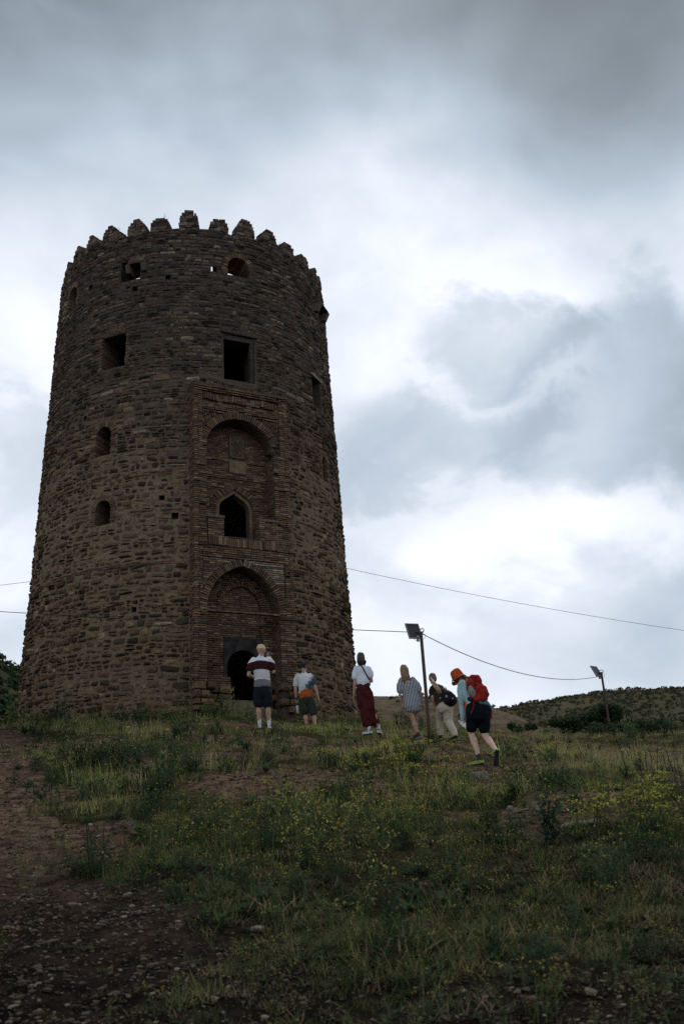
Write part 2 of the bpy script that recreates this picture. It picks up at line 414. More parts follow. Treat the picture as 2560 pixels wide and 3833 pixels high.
fb = np.stack([io[0], ii[0], np.roll(ii, -1, 1)[0], np.roll(io, -1, 1)[0]], -1)
core_me = np_mesh('mortar_core', np.concatenate([Vo, Vi]), np.concatenate([fo, fi, ft, fb]), smooth=False)

def prism_pts(pts2, f0, f1):
    """closed prism from a 2-D outline mapped by f0 (front) and f1 (back)"""
    n = len(pts2); v = [f0(a, c) for a, c in pts2] + [f1(a, c) for a, c in pts2]
    f = [tuple(range(n-1, -1, -1)), tuple(range(n, 2*n))] + [(i, (i+1) % n, n+(i+1) % n, n+i) for i in range(n)]
    return v, f
def arch_outline(hw, h, rise, n=8):
    pts = [(-hw, 0), (hw, 0), (hw, h-rise)]
    if rise > 0:
        pts += [(hw*math.cos(math.pi*k/(2*n)), h-rise+rise*math.sin(math.pi*k/(2*n))) for k in range(1, n+1)]
        pts += [(-hw*math.sin(math.pi*k/(2*n)), h-rise+rise*math.cos(math.pi*k/(2*n))) for k in range(1, n)]
    pts += [(-hw, h-rise)]
    return pts
cut = MB()
for o in OPEN:
    a = R(o['th']); nn = Vector((math.sin(a), -math.cos(a), 0)); tt = Vector((math.cos(a), math.sin(a), 0)); r = RT(o['z0'])
    base = Vector((AX, AY, o['z0']))
    v, f = prism_pts(arch_outline(o['hw'], o['h'], o['rise']), lambda u, z: base+nn*(r+.8)+tt*u+Vector((0, 0, z)), lambda u, z: base+nn*(r-THK-.6)+tt*u+Vector((0, 0, z)))
    cut.add(v, f)
for pth, z, h in PUT:                                                # putlog and drain holes; those in the parapet slope up inwards
    a = R(pth); nn = Vector((math.sin(a), -math.cos(a), 0)); tt = Vector((math.cos(a), math.sin(a), 0)); r = RT(z)
    sl = .66 if z > 18.9 else 0.; dep = THK+.4 if z > 18.9 else .35
    bs = Vector((AX, AY, z))
    sq = [(-h, -h), (h, -h), (h, h), (-h, h)]
    v, f = prism_pts(sq, lambda u, q: bs+nn*(r+.5)+tt*u+Vector((0, 0, q-sl*.5)), lambda u, q: bs+nn*(r-dep)+tt*u+Vector((0, 0, q+sl*dep)))
    cut.add(v, f)
def pbox(u0, u1, z0, z1, w0, w1):
    v = [PP(u, z, w) for z in (z0, z1) for u, w in ((u0, w1), (u1, w1), (u1, w0), (u0, w0))]
    return v, BOXF
cut.add(*pbox(-1.22, 1.22, 4.2, 9.3, -.80, .6)); 
cut.add(*pbox(-1.22, 1.22, 9.5, 14.0, -.84, .6))
cut.add(*pbox(-.62, .82, 4.2, 6.8, -2.2, -.70)); cut.add(*pbox(-.75, .70, 9.7, 11.7, -2.2, -.74))
def outward(me):
    bm = bmesh.new(); bm.from_mesh(me); bmesh.ops.recalc_face_normals(bm, faces=bm.faces[:]); bm.to_mesh(me); bm.free(); return me
cut_o = bpy.data.objects.new('cutter', outward(cut.mesh('cutter'))); COL.objects.link(cut_o)
core_o = bpy.data.objects.new('core_tmp', core_me); COL.objects.link(core_o)
# cut one opening at a time is slow; the cutters are disjoint islands
bo = core_o.modifiers.new('b', 'BOOLEAN'); bo.operation = 'DIFFERENCE'; bo.object = cut_o; bo.solver = 'EXACT'; bo.use_self = True
dg = bpy.context.evaluated_depsgraph_get(); dg.update()
core_me2 = bpy.data.meshes.new_from_object(core_o.evaluated_get(dg)); core_me2.name = 'mortar_core'
bpy.data.objects.remove(core_o); bpy.data.objects.remove(cut_o)

mortar, t, b = mat_new('lime_mortar', 1.0, .03)
pos = t.n('ShaderNodeNewGeometry').outputs['Position']; pz = t.sep(pos)[2]
nA = t.noise(pos, 1.2, 5, .6); nB = t.noise(pos, 14., 5, .65); nC = t.noise(pos, 60., 3, .6)
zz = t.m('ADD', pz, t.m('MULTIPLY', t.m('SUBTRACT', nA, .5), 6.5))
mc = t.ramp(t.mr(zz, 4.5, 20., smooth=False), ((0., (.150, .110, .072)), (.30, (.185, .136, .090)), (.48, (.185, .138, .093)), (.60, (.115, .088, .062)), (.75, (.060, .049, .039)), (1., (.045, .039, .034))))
mc = t.mix(t.mr(nB, .4, .75), mc, (.045, .038, .028)); mc = t.mix(t.m('MULTIPLY', t.mr(nC, .5, .75), .5), mc, (.20, .165, .115))
t.put(b.inputs['Base Color'], mc); bump(t, b, t.m('ADD', nB, t.m('MULTIPLY', nC, .6)), .9, .03)
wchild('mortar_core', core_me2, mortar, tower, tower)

def stone_color(t, rnd):
    pos = t.n('ShaderNodeNewGeometry').outputs['Position']; pz = t.sep(pos)[2]
    low = t.ramp(rnd, ((0., (0.029, 0.022, 0.017)), (.18, (0.058, 0.042, 0.028)), (.40, (0.114, 0.078, 0.044)), (.58, (0.092, 0.072, 0.048)), (.72, (0.129, 0.074, 0.045)), (.87, (0.178, 0.119, 0.064)), (.96, (0.244, 0.169, 0.096)), (1., (0.356, 0.284, 0.201))))
    up = t.ramp(rnd, ((0., (0.024, 0.020, 0.018)), (.18, (0.057, 0.044, 0.037)), (.40, (0.098, 0.072, 0.055)), (.56, (0.113, 0.070, 0.052)), (.70, (0.105, 0.088, 0.077)), (.86, (0.141, 0.105, 0.072)), (.96, (0.191, 0.148, 0.105)), (1., (0.272, 0.234, 0.202))))
    nA = t.noise(pos, .7, 4, .6)
    zz = t.m('ADD', pz, t.m('MULTIPLY', t.m('SUBTRACT', nA, .5), 9.0))
    c = t.mix(t.mr(zz, 8.5, 18.0), low, up)
    big = t.noise(pos, .45, 4, .6); c = t.mix(t.mr(big, .42, .70, 0, .38), c, (.022, .020, .019))      # weather staining
    n1_ = t.noise(pos, 9., 5, .65); n2_ = t.noise(pos, 38., 4, .65)
    c = t.mix(t.mr(n1_, .45, .75, 0, .55), c, (.035, .030, .025)); c = t.mix(t.mr(n2_, .55, .8, 0, .45), c, (.15, .135, .11))
    lich = t.noise(pos, 3.1, 6, .7); c = t.mix(t.mr(lich, .62, .74, 0, .35), c, (.12, .125, .11))
    return c, t.m('ADD', n1_, t.m('MULTIPLY', n2_, .6))
def stone_mat(name, single):
    m, t, b = mat_new(name, .97, .05)
    rnd = t.n('ShaderNodeObjectInfo').outputs['Random'] if single else t.n('ShaderNodeAttribute', attribute_name='rnd').outputs['Fac']
    c, h = stone_color(t, rnd); t.put(b.inputs['Base Color'], c); bump(t, b, h, .9, .03); return m
M_STONE1 = stone_mat('rubble_stone_single', True); M_STONE = stone_mat('rubble_stone', False)

# unit stones: outline ring at the bed, full ring near the face, smaller front ring, a domed centre; x width, z height, y outwards 0..1
def unit_stone(n, boxy, seed):
    r = random.Random(seed); ring = []
    ph = r.uniform(0, 6.28)
    for k in range(n):
        a = 2*math.pi*(k+.5)/n + r.uniform(-.12, .12)*(1-boxy)
        c, s = math.cos(a), math.sin(a); e = 2./(2.+7.*boxy)
        x = math.copysign(abs(c)**e, c); z = math.copysign(abs(s)**e, s)
        q = 1 - r.uniform(0, .20)*(1-boxy*.6)
        ring.append((x*.5*q, z*.5*q))
    v = []; dome = r.uniform(.02, .18)
    for sc, y in ((.96, 0.), (1., .55), (.80 + .1*boxy, .93)):
        for x, z in ring: v.append((x*sc+r.uniform(-.015, .015), y+(r.uniform(-.10, .10) if y > .8 else 0), z*sc+r.uniform(-.015, .015)))
    v.append((r.uniform(-.15, .15), 1.+dome, r.uniform(-.15, .15)))
    f = []
    for l in range(2):
        for k in range(n):
            k2 = (k+1) % n; f.append((l*n+k, l*n+k2, (l+1)*n+k2, (l+1)*n+k))
    for k in range(n): f.append((2*n+k, 2*n+(k+1) % n, 3*n))
    return v, f
ROUND = [unit_stone(9, .42, i) for i in range(10)]; BOXY = [unit_stone(8, .75, 50+i) for i in range(10)]
def unit_mesh(nm, vf):
    return mesh(nm, vf[0], vf[1])
ROUND_ME = [unit_mesh('rubble_block', q) for q in ROUND]; BOXY_ME = [unit_mesh('squared_block', q) for q in BOXY]
for q in ROUND_ME + BOXY_ME: q.materials.append(M_STONE1)

stones = []          # (visible size, theta, z, width, height, depth, variant kind, variant, tilt, protrusion)
bands = []           # brick string courses: theta, z, width, height
def cz_wave(thd): return .05*math.sin(R(thd)*3+1)+.03*math.sin(R(thd)*7)
z = ZB
BAND_Z = [(9.02, 2), (11.95, 3), (13.55, 1), (10.75, 1)]
while z < RIM-.03:
    # which zone
    if z < 9.0: hh = random.uniform(.13, .26); wm = 1.55; gap = .045; kind = 'r'; prot = (.01, .08); dep = .22
    elif z < 12.7: hh = random.uniform(.14, .25); wm = 1.5; gap = .052; kind = 'r'; prot = (.0, .055); dep = .20
    elif z < 15.2: hh = random.uniform(.15, .25); wm = 1.6; gap = .026; kind = 'm'; prot = (.015, .06); dep = .22
    else: hh = random.uniform(.09, .185); wm = 2.0; gap = .020; kind = 'b'; prot = (.005, .045); dep = .2
    isband = False
    for bz, nb in list(BAND_Z):
        if abs(z-bz) < .16:
            BAND_Z.remove((bz, nb)); isband = True
            for q in range(nb):
                zc = z + .033 + q*.066; blk = blocked(zc-.03, zc+.03, 0.)
                a = -180.
                while a < 180:
                    w = random.uniform(.17, .26); da = math.degrees(w/RT(zc))
                    keep = random.random() < (.97 if nb == 2 else .72)
                    if keep and not any(a < e and a+da > s for s, e in blk): bands.append((a+da/2, zc, w-.018, .048))
                    a += da
            z += nb*.066+.01
            break
    if isband: continue
    if z+hh > RIM: hh = max(.06, RIM-z)
    r = RT(z); blk = blocked(z, z+hh)
    # free arcs
    a0 = -180.; arcs = []
    for s, e in blk:
        if s > a0: arcs.append((a0, s))
        a0 = max(a0, e)
    if a0 < 180: arcs.append((a0, 180.))
    for s, e in arcs:
        L = (e-s)*math.pi/180*r
        if L < .05: continue
        ws = []; tot = 0
        while tot < L:
            w = max(.09, random.lognormvariate(math.log(hh*wm), .38)); w = min(w, .75); ws.append(w); tot += w
        k = L/tot; a = s
        for w in ws:
            w *= k; da = math.degrees(w/r)
            thc = a+da/2
            gg = gap*random.uniform(.6, 1.3)
            # now and then a low course is split into two thin stones
            spl = (hh > .145 and random.random() < .30)
            for part in ((-.25, .5), (.25, .5)) if spl else ((0., 1.),):
                h2 = hh*part[1]*(random.uniform(.72, 1.12) if kind != 'b' else random.uniform(.86, 1.06))
                zc = z+hh*(.5+part[0])+cz_wave(thc)*.0+random.uniform(-.03, .03)*(1 if kind != 'b' else .4)
                if (zc > 4.3 and random.random() > (.04 if kind == 'r' and z > 9 else .012)):
                    vk = 'R' if (kind == 'r' or (kind == 'm' and random.random() < .35)) else 'B'
                    stones.append([w*h2, thc, zc, max(.05, w-gg), max(.04, h2-gg*.8), dep, vk, random.randrange(10), random.gauss(0, .075 if kind != 'b' else .022), random.uniform(*prot)])
            a += da
    z += hh
# stones nearest the camera first: the largest that show become parts of their own
def vis(s): return s[0]*max(0., math.cos(R(s[1]-9.0)))*(28./(28.+max(0, s[2]-5)*.5)) if -62 < s[1] < 78 else 0.
order = sorted(range(len(stones)), key=lambda i: -vis(stones[i]))
single = set(order[:300])
stone_V = []; stone_F = []; stone_R = []; nv = 0; tri_F = []
for i, (sz, thd, zc, w, h, dep, vk, vi, tl, pr) in enumerate(stones):
    a = R(thd); r = RT(zc)+pr-dep
    nn = Vector((math.sin(a), -math.cos(a), .036)); tt = Vector((math.cos(a), math.sin(a), 0)); up = Vector((0, 0, 1))
    M3 = Matrix(((tt.x, nn.x, 0), (tt.y, nn.y, 0), (0, nn.z, 1))) @ Matrix.Rotation(tl, 3, 'Y') @ Matrix.Diagonal((w*1.05, dep, h*1.05))
    loc = Vector((AX+r*math.sin(a), AY-r*math.cos(a), zc))
    if i in single:
        o = bpy.data.objects.new('stone', (ROUND_ME if vk == 'R' else BOXY_ME)[vi]); COL.objects.link(o); o.parent = tower
        M4 = M3.to_4x4(); M4.translation = loc - Vector(tower.location); o.matrix_local = M4
    else:
        v, f = (ROUND if vk == 'R' else BOXY)[vi]
        A = np.array(v) @ np.array(M3).T + np.array(loc)
        stone_V.append(A); stone_R += [random.random()]*len(v)
        stone_F += [tuple(q+nv for q in fc) for fc in f]; nv += len(v)
me = mesh('masonry', np.concatenate(stone_V), stone_F); at_ = me.attributes.new('rnd', 'FLOAT', 'POINT'); at_.data.foreach_set('value', stone_R)
wchild('masonry', me, M_STONE, tower, tower)['kind'] = 'stuff'

def brick_mat(name, single, pale=False):
    m, t, b = mat_new(name, .97, .05)
    rnd = t.n('ShaderNodeObjectInfo').outputs['Random'] if single else t.n('ShaderNodeAttribute', attribute_name='rnd').outputs['Fac']
    pos = t.n('ShaderNodeNewGeometry').outputs['Position']
    if pale: c = t.ramp(rnd, ((0., (.12, .095, .070)), (.5, (.19, .160, .122)), (1., (.30, .265, .215))))
    else: c = t.ramp(rnd, ((0., (0.065, 0.041, 0.031)), (.25, (0.105, 0.064, 0.044)), (.5, (0.131, 0.082, 0.053)), (.72, (0.134, 0.094, 0.061)), (.88, (0.183, 0.120, 0.076)), (1., (0.247, 0.174, 0.116))))
    big = t.noise(pos, .8, 4, .6); c = t.mix(t.mr(big, .45, .72, 0, .45), c, (.040, .029, .024))
    n1_ = t.noise(pos, 16., 5, .65); c = t.mix(t.mr(n1_, .45, .75, 0, .45), c, (.045, .034, .027))
    n2_ = t.noise(pos, 50., 4, .65); c = t.mix(t.mr(n2_, .58, .8, 0, .4), c, (.16, .13, .095))
    t.put(b.inputs['Base Color'], c); bump(t, b, t.m('ADD', n1_, n2_), .7, .015); return m
M_BRICK = brick_mat('flat_brick', False); M_BRICK1 = brick_mat('flat_brick_single', True); M_PALE1 = brick_mat('pale_brick', True, True)
# string courses of flat brick round the wall
mb = MB()
for thd, zc, w, h in bands:
    a = R(thd+random.uniform(-.1, .1)); r = RT(zc)-.10+random.uniform(.0, .03)
    M = Matrix.Rotation(a+random.gauss(0, .015), 3, 'Z') @ Matrix.Rotation(random.gauss(0, .012), 3, 'Y')
    mb.box((AX+r*math.sin(a), AY-r*math.cos(a), zc+random.uniform(-.005, .005)), (w, .24, h), M)
wchild('brick_string_courses', mb.mesh('brick_string_courses'), M_BRICK, tower, tower)['kind'] = 'stuff'
# brick surrounds of the small openings: reveals and arch rings, one part each
for o in OPEN[:9]:
    mb = MB(); a0 = R(o['th']); nn = Vector((math.sin(a0), -math.cos(a0), 0)); tt = Vector((math.cos(a0), math.sin(a0), 0))
    rf = lambda u, z: math.sqrt(max(.1, RT(z)**2-u*u))
    base = Vector((AX, AY, 0))
    B3 = Matrix(((tt.x, nn.x, 0), (tt.y, nn.y, 0), (0, 0, 1)))
    def pb(u, z, su, sz_, rot=0., out=.02, dp=.8):
        c = base + tt*u + nn*(rf(u, z)+out-dp/2) + Vector((0, 0, z)); mb.box(c, (su, dp, sz_), B3 @ Matrix.Rotation(rot, 3, 'Y'))
    top = o['z0']+o['h']-o['rise']
    if o['kind'] == 'arch':
        z_ = o['z0']+.05
        while z_ < top:
            for s_ in (-1, 1):
                l = random.uniform(.12, .22); pb(s_*(o['hw']+l/2-random.uniform(.005, .025)), z_, l, .046, out=random.uniform(.0, .035))
            z_ += .066
        nb = max(8, int(math.pi*(o['hw']+o['rise'])/2/.068))
        for k in range(nb):
            an = math.pi*(k+.5)/nb; l = .17
            u = (o['hw']+l/2-.015)*math.cos(an); zq = top + (o['rise']+l/2-.015)*math.sin(an)
            pb(u, zq, l, .047, rot=-an, out=random.uniform(.01, .04))
    elif o['th'] < 0 and o['z0'] < 18:      # relieving arch of bricks over a square opening
        for k in range(13):
            an = math.radians(50+80*(k+.5)/13); q = .62
            pb(q*1.0*math.cos(an), o['z0']+o['h']+.02+q*(math.sin(an)-.766)+.08, .19, .046, rot=-an, out=random.uniform(.01, .035))
        for s_ in (-1, 1):
            z_ = o['z0']+.05
            while z_ < o['z0']+o['h']:
                l = random.uniform(.10, .2); pb(s_*(o['hw']+l/2-.02), z_, l, .05, out=random.uniform(-.02, .02)); z_ += .068
    if mb.v: wchild('window_surround', mb.mesh('window_surround'), M_BRICK, tower, tower)

# square window above the portal: old timber frame set back in the opening
M_WOOD = simple_mat('weathered_timber', (.045, .038, .034), .9, .1, .35, 12)
o = OPEN[3]; a0 = R(o['th']); nn = Vector((math.sin(a0), -math.cos(a0), 0)); tt = Vector((math.cos(a0), math.sin(a0), 0)); B3 = Matrix(((tt.x, nn.x, 0), (tt.y, nn.y, 0), (0, 0, 1)))
def obox(mb, u, z, w, su, sz_, sw, ry=0.):
    mb.box(Vector((AX, AY, z))+tt*u+nn*(RT(z)+w), (su, sw, sz_), B3 @ Matrix.Rotation(ry, 3, 'Y'))
mb = MB(); obox(mb, .0, o['z0']+o['h']-.09, -.20, 1.10, .18, .28); obox(mb, .46, o['z0']+.8, -.18, .13, 1.75, .16); obox(mb, -.50, o['z0']+.8, -.35, .07, 1.7, .14); obox(mb, 0, o['z0']+o['h']+.05, -.10, 1.25, .07, .3, .03)
wchild('window_frame', mb.mesh('window_frame'), M_WOOD, tower, tower)
o = OPEN[7]; a0 = R(o['th']); nn = Vector((math.sin(a0), -math.cos(a0), 0)); tt = Vector((math.cos(a0), math.sin(a0), 0)); B3 = Matrix(((tt.x, nn.x, 0), (tt.y, nn.y, 0), (0, 0, 1)))
mb = MB(); obox(mb, 0., o['z0']+o['h']+.05, -.10, .80, .07, .3, .05); wchild('lintel', mb.mesh('lintel'), simple_mat('pale_lintel', (.22, .2, .17), .9, .1, .3, 8), tower, tower)

# projecting boxes under the parapet (small machicolations)
def machicolation(thd, z0, w, h, out):
    a = R(thd); nn = Vector((math.sin(a), -math.cos(a), 0)); tt = Vector((math.cos(a), math.sin(a), 0)); base = Vector((AX, AY, 0))
    q = lambda u, z, d: base + tt*u + nn*(RT(z)+d) + Vector((0, 0, z))
    mb = MB()
    # sloping roof of stones carried on two cheeks, open below
    n = 7
    for k in range(n):
        f0, f1 = k/n, (k+.97)/n
        za, zb_ = z0+h*(.35+.65*f0), z0+h*(.35+.65*f1); da, db = out*(1-f0*.92), out*(1-f1*.92)
        u_ = -w/2
        while u_ < w/2-.02:
            l = min(random.uniform(.16, .3), w/2-u_)
            v = [q(u_, za, -.2), q(u_+l-.015, za, -.2), q(u_+l-.015, za, da), q(u_, za, da), q(u_, zb_, -.2), q(u_+l-.015, zb_, -.2), q(u_+l-.015, zb_, db+.02), q(u_, zb_, db+.02)]
            mb.add(v, BOXF); u_ += l
    ob = wchild('machicolation', mb.mesh('machicolation'), M_STONE, tower, tower)
    for s_ in (-1, 1):
        mb = MB()
        u0, u1 = s_*w/2-.08, s_*w/2+.08
        v = [q(u0, z0-.05, -.2), q(u1, z0-.05, -.2), q(u1, z0-.05, out*.55), q(u0, z0-.05, out*.55), q(u0, z0+h*.34, -.2), q(u1, z0+h*.34, -.2), q(u1, z0+h*.34, out), q(u0, z0+h*.34, out)]
        mb.add(v, BOXF)
        wchild('cheek', mb.mesh('cheek'), M_STONE, ob, tower)
machicolation(-13.2, 19.35, .55, .62, .26)
machicolation(71.5, 19.35, .75, .75, .34)

# parapet teeth: each a small pier of stones with a worn rounded head
def merlon(thd, w, h, headroom, seed):
    r_ = random.Random(seed); mb = MB(); a = R(thd); nn = Vector((math.sin(a), -math.cos(a), 0)); tt = Vector((math.cos(a), math.sin(a), 0))
    r0 = RT(RIM); D = .62
    z = RIM-.06
    v, f = pbx = None, None
    while z < RIM+h:
        hh = r_.uniform(.075, .15); fz = min(1., max(0., (z+hh*.5-RIM)/h))
        shrink = 1. if fz < .35 else math.sqrt(max(.08, 1-((fz-.35)/.68)**2*headroom))
        ww = w*shrink; u = -ww/2
        while u < ww/2-.03:
            l = min(r_.uniform(.16, .34), ww/2-u)
            if ww/2-u-l < .07: l = ww/2-u
            for dd in (0, 1):
                dp = D/2; cdep = -(.02 + dp*(dd+.5)) + r_.uniform(-.015, .03)
                cc = Vector((AX, AY, z+hh/2)) + tt*(u+l/2+r_.uniform(-.01, .01)) + nn*(r0+cdep)
                M = Matrix(((tt.x, nn.x, 0), (tt.y, nn.y, 0), (0, 0, 1))) @ Matrix.Rotation(r_.gauss(0, .05), 3, 'Y') @ Matrix.Rotation(r_.gauss(0, .05), 3, 'Z')
                vv, ff = BOXY[r_.randrange(10)]
                # a stone seen from front and sides: use a bevelled block
                sx, sy, sz_ = l-.012, dp*.98, hh-.008
                pts = []
                for (x_, y_, z_) in ((-1,-1,-1),(1,-1,-1),(1,1,-1),(-1,1,-1),(-1,-1,1),(1,-1,1),(1,1,1),(-1,1,1)):
                    j = lambda s_: s_*r_.uniform(.90, 1.02)/2
                    pts.append(cc + M @ Vector((j(x_)*sx, j(y_)*sy, j(z_)*sz_)))
                mb.add(pts, BOXF, r_.random())
            u += l
        z += hh
    # mortar heart
    cc = Vector((AX, AY, RIM+h*.3)) + nn*(r0-.33)
    mb.box(cc, (w*.9, D*.9, h*.66), Matrix(((tt.x, nn.x, 0), (tt.y, nn.y, 0), (0, 0, 1))), rnd=.1)
    return mb.mesh('merlon')
NM = 32; MERLON_TOPS = []
for k in range(NM):
    thd = 6.7 + k*360./NM + random.uniform(-.8, .8)
    hh = random.uniform(.48, .70)
    wch = merlon(thd, random.uniform(.62, .71), .78 if k == 0 else hh, 1.0 if k > NM*.78 and k < NM-2 else random.uniform(.7, .98), 900+k)
    wchild('merlon', wch, M_STONE, tower, tower); MERLON_TOPS.append((thd, RIM+(.78 if k == 0 else hh)))
# deck inside, below the parapet
v = [TP(a, 18.55, RT(18.55)-THK+.05) for a in range(0, 360, 6)]; n = len(v)
v2 = [p+Vector((0, 0, .18)) for p in v]
wchild('roof_deck', mesh('roof_deck', v+v2, [tuple(range(n-1, -1, -1)), tuple(range(n, 2*n))]+[(i, (i+1) % n, n+(i+1) % n, n+i) for i in range(n)]), simple_mat('deck_concrete', (.2, .18, .15), .9, .1), tower, tower)
# ------------------------------------------------------------------ the brick portal, a part of the tower
portal = bpy.data.objects.new('portal', None); COL.objects.link(portal); portal.parent = tower
portal['label'] = 'tall two tier brick portal with pointed arches'
def pchild(name, me, mat):
    if mat is not None and not me.materials: me.materials.append(mat)
    o = bpy.data.objects.new(name, me); COL.objects.link(o); o.parent = portal
    o.location = (-tower.location.x, -tower.location.y, -tower.location.z); return o
PB = Matrix(((PT.x, PN.x, 0), (PT.y, PN.y, 0), (0, 0, 1)))     # columns: u, w, z
class Arch:
    def __init__(s, cu, spring, pts): s.cu = cu; s.sp = spring; s.p = pts   # pts: right springing to apex
    def half(s, z):
        if z <= s.sp: return s.p[0][0]
        if z >= s.p[-1][1]: return 0.
        for (x0, z0), (x1, z1) in zip(s.p, s.p[1:]):
            if z0 <= z <= z1: return x0+(x1-x0)*(z-z0)/max(1e-6, z1-z0)
        return 0.
    def offset(s, d):
        q = []
        for i, (x, z) in enumerate(s.p):
            a = s.p[max(i-1, 0)]; c = s.p[min(i+1, len(s.p)-1)]; dx_, dz_ = c[0]-a[0], c[1]-a[1]; l = math.hypot(dx_, dz_)
            nx_, nz_ = dz_/l, -dx_/l
            if i == len(s.p)-1: nx_, nz_ = 0., 1.
            q.append((max(0, x+nx_*d), z+nz_*d))
        return Arch(s.cu, s.sp, q)
    def outline(s, z0, z1, hw):                 # U-shaped wall with the opening standing on z0
        c = s.cu
        r_ = [(c+x, z) for x, z in s.p]; l_ = [(c-x, z) for x, z in s.p[-2::-1]]
        return [(c+s.p[0][0], z0)] + r_ + l_ + [(c-s.p[0][0], z0), (-hw, z0), (-hw, z1), (hw, z1), (hw, z0)]
def two_centre(hw, spring, apex, n=14):
    rise = apex-spring
    if rise >= hw:
        c = (rise*rise-hw*hw)/(2*hw); r = hw+c; am = math.atan2(rise, c)
        return [(r*math.cos(am*k/n)-c, spring+r*math.sin(am*k/n)) for k in range(n+1)]
    return [(hw*math.cos(math.pi/2*k/n), spring+rise*math.sin(math.pi/2*k/n)) for k in range(n+1)]
A_LOW = Arch(-.06, 7.45, two_centre(1.13, 7.45, 8.87))
A_BLIND = Arch(.08, 7.72, two_centre(.62, 7.72, 8.42))
A_DOOR = Arch(.13, 5.93, two_centre(.52, 5.93, 6.46))
A_UP = Arch(-.06, 12.68, two_centre(1.10, 12.68, 13.74))
A_WIN = Arch(-.04, 10.92, [(.60, 10.92), (.585, 11.07), (.53, 11.20), (.42, 11.31), (.21, 11.45), (0., 11.60)])
A_WIN2 = Arch(-.04, 10.92, [(.49, 10.92), (.475, 11.03), (.43, 11.13), (.34, 11.22), (.17, 11.34), (0., 11.47)])
D_LOW, D_UP = .62, .65

def wall_u(name, outline, w0, w1, mat):
    v, f = prism_pts(outline, lambda u, z: PP(u, z, w0), lambda u, z: PP(u, z, w1))
    me = mesh(name, v, f)
    bm = bmesh.new(); bm.from_mesh(me); bmesh.ops.triangulate(bm, faces=[q for q in bm.faces if len(q.verts) > 4]); bmesh.ops.recalc_face_normals(bm, faces=bm.faces[:]); bm.to_mesh(me); bm.free()
    return pchild(name, me, mat)
M_PMORT = simple_mat('portal_mortar', (.062, .047, .035), .95, .1, .4, 9)
wall_u('lower_arch_wall', A_LOW.outline(4.3, 9.40, PHW-.03), -.085, -D_LOW-.12, M_PMORT)
wall_u('upper_arch_wall', A_UP.outline(9.42, PZT-.02, PHW-.03), -.10, -D_UP-.1, M_PMORT)
wall_u('lower_back_wall', A_DOOR.outline(4.3, 9.2, 1.30), -D_LOW-.12, -1.05, M_PMORT)
wall_u('upper_back_wall', A_WIN.outline(9.45, 14.0, 1.30), -D_UP-.02, -1.1, M_PMORT)

bricks = MB(); singles = []
def brick(u, z, w, su, sz_, sw, rot=0., rz=0., keep=None):
    """brick centred at u, z with its face at w"""
    c = PP(u, z, w-sw/2); M = PB @ Matrix.Rotation(rot, 3, 'Y') @ Matrix.Rotation(rz+random.gauss(0, .008), 3, 'Z')
    if keep: singles.append((keep, c, M, (su, sw, sz_)))
    else: bricks.box(c, (su, sw, sz_), M)
PITCH = .066
def row(u0, u1, z, w, sw=.14, jit=.012, keep=None, miss=.012):
    u = u0 - random.uniform(0, .1); 
    while u < u1-.01:
        l = random.uniform(.17, .25); a, c = max(u, u0), min(u+l, u1)
        if c-a > .03 and random.random() > miss:
            brick((a+c)/2, z+random.gauss(0, .003), w+random.uniform(-jit, jit*.7), c-a-.014, .047, sw, rot=random.gauss(0, .008), keep=keep)
        u += l
def reveal(side, u, w0, w1, z, jit=.01):           # bricks along a face that looks sideways; side -1 looks to -u
    w = w0
    while w > w1+.02:
        l = min(random.uniform(.15, .24), w-w1)
        uu = u + (-side)*.05 + random.uniform(-jit, jit)
        brick(uu, z+random.gauss(0, .003), w, .12, .047, l-.012); w -= l
def ring(arch, thick, w, sw, keep='brick', pitch=.068, skip=None, both=True):
    # walk along the intrados from each springing to the apex
    for s_ in (1, -1):
        P = arch.p; seg = [math.hypot(b_[0]-a_[0], b_[1]-a_[1]) for a_, b_ in zip(P, P[1:])]; L = sum(seg); n = max(3, int(L/pitch))
        for k in range(n):
            q = L*(k+.5)/n; i = 0
            while q > seg[i] and i < len(seg)-1: q -= seg[i]; i += 1
            f_ = q/seg[i]; x = P[i][0]+(P[i+1][0]-P[i][0])*f_; z = P[i][1]+(P[i+1][1]-P[i][1])*f_
            tx, tz = P[i+1][0]-P[i][0], P[i+1][1]-P[i][1]; l = math.hypot(tx, tz); nx_, nz_ = tz/l, -tx/l
            if skip and skip(s_, k, n): continue
            th_ = thick*random.uniform(.94, 1.03)
            brick(arch.cu+s_*(x+nx_*th_/2), z+nz_*th_/2, w+random.uniform(-.012, .012), th_, .050, sw, rot=-math.atan2(nz_, s_*nx_), keep=keep)
ring(A_LOW, .21, .012, .30)
ring(A_UP, .23, .0, .30, skip=lambda s_, k, n: s_ > 0 and k < n*.30)
ring(A_WIN, .21, -D_UP+.02, .25, pitch=.066)
ring(A_BLIND, .15, -D_LOW+.03, .16)
z = 4.75
